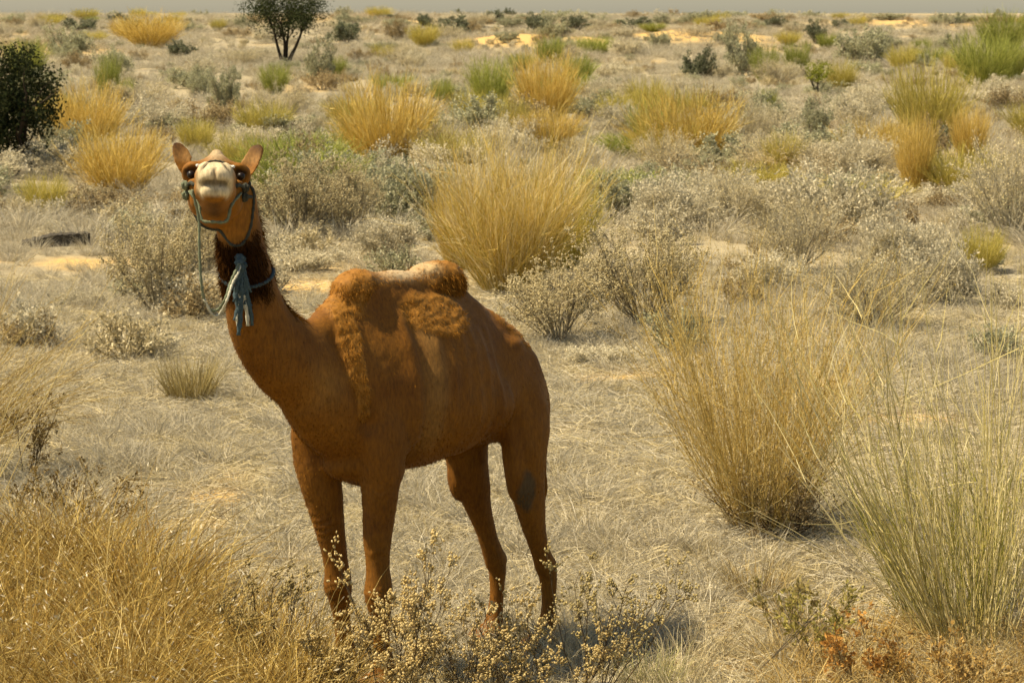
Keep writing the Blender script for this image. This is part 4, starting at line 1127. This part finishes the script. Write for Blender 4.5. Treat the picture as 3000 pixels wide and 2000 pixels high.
    obj('grass_tussock', tussock('grass_tussock', 351, [(.26, .17, .06), (.42, .31, .13), (.56, .45, .22)], 260, .34, .8, .15, .0030, .14), 2215, 1745, 'small brown tussock in front of the golden bush', 'grass')
    obj('grass_tussock', tussock('grass_tussock', 352, [(.36, .33, .12), (.5, .46, .2), (.6, .55, .3)], 160, .30, .5, .10, .0028, .14), 1910, 2020, 'pale green grass tussock beside the bare sand', 'grass')
    # weathered slab half sunk in the sand at the left
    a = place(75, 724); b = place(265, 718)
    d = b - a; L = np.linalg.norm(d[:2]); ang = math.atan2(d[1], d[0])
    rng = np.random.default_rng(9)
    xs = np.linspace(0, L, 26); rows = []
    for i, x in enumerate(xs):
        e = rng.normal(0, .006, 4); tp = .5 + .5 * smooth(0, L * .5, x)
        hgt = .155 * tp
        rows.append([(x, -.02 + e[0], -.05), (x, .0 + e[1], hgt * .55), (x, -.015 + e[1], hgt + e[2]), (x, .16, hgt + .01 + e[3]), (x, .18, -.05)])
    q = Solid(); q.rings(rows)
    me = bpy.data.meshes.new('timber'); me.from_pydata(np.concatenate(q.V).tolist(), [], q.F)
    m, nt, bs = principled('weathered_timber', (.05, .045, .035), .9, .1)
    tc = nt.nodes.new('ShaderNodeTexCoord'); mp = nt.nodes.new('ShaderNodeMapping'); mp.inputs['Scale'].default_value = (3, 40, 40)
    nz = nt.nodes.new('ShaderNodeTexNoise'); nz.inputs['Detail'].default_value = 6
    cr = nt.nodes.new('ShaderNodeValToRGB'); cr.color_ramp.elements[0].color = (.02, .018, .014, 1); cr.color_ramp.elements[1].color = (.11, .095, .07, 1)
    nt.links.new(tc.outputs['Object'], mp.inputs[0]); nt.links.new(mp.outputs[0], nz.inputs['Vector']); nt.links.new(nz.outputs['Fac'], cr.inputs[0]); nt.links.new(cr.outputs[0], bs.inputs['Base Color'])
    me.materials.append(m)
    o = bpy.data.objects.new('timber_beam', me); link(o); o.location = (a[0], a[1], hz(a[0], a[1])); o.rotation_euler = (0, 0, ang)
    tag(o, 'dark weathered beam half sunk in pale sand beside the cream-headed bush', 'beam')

def build_cover():
    rng = np.random.default_rng(123)
    # litter: straw lying nearly flat
    def litter(seed, cols):
        r = np.random.default_rng(seed); B = Bag(); n = 70
        p = np.c_[r.normal(0, .16, (n, 2)), r.uniform(.004, .03, n)]; a = r.uniform(0, 6.28, n); L = r.uniform(.05, .2, n)
        d = np.stack([np.cos(a), np.sin(a), r.normal(0.08, .16, n)], 1)
        P = np.stack([p, p + d * L[:, None] * .5, p + d * L[:, None] + np.c_[r.normal(0, .02, (n, 2)), r.normal(0, .01, n)]], 1)
        P[..., 2] = np.maximum(P[..., 2], .003)
        B.ribbons(P, taper(n, 3, .0024, .5), lerpc(r, n, *cols), r); return B.mesh('litter', M_PLANT)
    S2 = [(.34, .29, .19), (.48, .42, .29), (.62, .56, .42)]
    M1 = [litter(400 + i, S2 if i % 2 else STRAW) for i in range(4)]
    M2 = [tussock('short_tuft', 410 + i, [S2, STRAW, S2, [(.30, .24, .13), (.45, .37, .2), (.56, .48, .3)]][i], 60, .17, .9, .22, .0022, .06) for i in range(4)]
    M3 = [tussock('bleached_tuft', 420 + i, S2, 110, .30, 1.0, .30, .0024, .12) for i in range(3)]
    M4 = [tussock('golden_tuft', 430 + i, GSTRAW, 80, .80, .85, .24, .0036, .18, 7, .09, .6, 12) for i in range(4)]
    def area(n, y0, y1, pw=1.0, wide=.31):
        y = (y0 ** pw + (y1 ** pw - y0 ** pw) * rng.random(n)) ** (1 / pw); x = rng.uniform(-1, 1, n) * (y * wide + .6)
        return np.c_[x, y]
    def nosand(P, keep=.12):
        m = np.ones(len(P), bool)
        for (u, v, rx, ry) in SAND_PX:
            q = place(u, v); d = np.hypot((P[:, 0] - q[0]) / rx, (P[:, 1] - q[1]) / ry); m &= (d > .85) | (rng.random(len(P)) < keep)
        return P[m]
    def lay(P): return np.c_[P, height(P[:, 0], P[:, 1])]
    P = nosand(area(10000, 10.3, 32, 1.2)); scatter_gn('straw_litter', M1, lay(P), rng.uniform(0, 6.28, len(P)), rng.uniform(.7, 1.5, len(P)), 'broken straw strewn over the sand', 'straw')
    P = area(11500, 10.3, 40, 1.3); P = P[fbm(P * np.array([.8, .5]), 2, 201) + .25 * rng.normal(size=len(P)) > -.15]; P = nosand(P)
    scatter_gn('short_grass', M2, lay(P), rng.uniform(0, 6.28, len(P)), rng.uniform(.5, 1.3, len(P)), 'short bleached grass tufts all over the plain', 'grass')
    P = area(6800, 12.5, 60, 1.5); P = P[fbm(P * np.array([.45, .3]), 2, 203) + .2 * rng.normal(size=len(P)) > .05]; P = nosand(P)
    scatter_gn('bleached_grass', M3, lay(P), rng.uniform(0, 6.28, len(P)), rng.uniform(.6, 1.25, len(P)), 'pale matted grass patches on the plain', 'grass')
    P = area(22000, 36, 270, 1.5, .31); P = P[fbm(P * np.array([.16, .1]), 2, 205) + .25 * rng.normal(size=len(P)) > -.1]; P = P[(P[:, 1] < 180) | (rng.random(len(P)) < .6)]
    scatter_gn('far_grass', M3, lay(P), rng.uniform(0, 6.28, len(P)), rng.uniform(1.2, 2.6, len(P)), 'greyish dry grass carpeting the far plain', 'grass')
    P = area(7000, 150, 300, 1.0, .31); P = P[fbm(P * np.array([.10, .05]), 2, 209) + .3 * rng.normal(size=len(P)) > -.15]
    for (cx, cy, rx, ry, hh) in DUNES[:5]: P = P[np.hypot((P[:, 0] - cx) / rx, (P[:, 1] - cy) / ry) > .9]
    scatter_gn('ridge_grass', M3, lay(P), rng.uniform(0, 6.28, len(P)), rng.uniform(2.2, 4.2, len(P)), 'dry grass covering the low ridge on the skyline', 'grass')
    # golden grass bank, left foreground
    pts = []
    while len(pts) < 215:
        u = rng.uniform(-350, 960); v = rng.uniform(1640, 2230)
        top = 1640 + max(0, (u - 200)) * .45
        if v < top: continue
        q = place(u, v); pts.append(q)
    pts = np.array(pts)
    scatter_gn('golden_grass', M4, pts, rng.uniform(0, 6.28, len(pts)), rng.uniform(.6, 1.12, len(pts)), 'golden dry grass bank in the left foreground', 'grass')
    P = area(3900, 24, 275, 1.35, .31); P = P[fbm(P * np.array([.2, .12]), 2, 207) + .3 * rng.normal(size=len(P)) > -.2]; q = place(170, 715); P = P[~((np.abs(P[:, 0] - q[0]) < 1.5) & (P[:, 1] < q[1] + .5) & (P[:, 1] > q[1] - 5))]
    lo = [shrub('low_scrub', 460 + i, [GREY, BROWN, GREY, GREYG, STRAW][i], [GREY, MIDSTEM, MIDSTEM, MIDSTEM, STRAW][i], n=18, leaf=(.06, .016), nl=4, w=.009, m1=5, m2=4) for i in range(5)]
    scatter_gn('low_scrub', lo, lay(P), rng.uniform(0, 6.28, len(P)), rng.uniform(.35, .8, len(P)), 'low greyish scrub merging into one carpet across the plain', 'scrub')
    pts = np.array([place(rng.uniform(2300, 3200), rng.uniform(1850, 2200)) for _ in range(110)])
    scatter_gn('tangled_grass', [tussock('tangle', 440 + i, [(.34, .20, .06), (.48, .34, .12), (.60, .47, .22)], 90, .34, 1.1, .35, .0026, .14) for i in range(3)], pts, rng.uniform(0, 6.28, len(pts)), rng.uniform(.6, 1.2, len(pts)), 'tangled brownish grass under the broom, right foreground', 'grass')
    pts = np.array([place(rng.uniform(900, 2300), rng.uniform(1900, 2200)) for _ in range(90)])
    scatter_gn('thin_grass', [tussock('thin', 450 + i, STRAW, 50, .36, .7, .2, .0024, .12) for i in range(3)], pts, rng.uniform(0, 6.28, len(pts)), rng.uniform(.5, 1.1, len(pts)), 'thin straw stalks round the camel\'s feet', 'grass')

build_ground()
build_plants()
build_trees()
build_foreground()
build_cover()
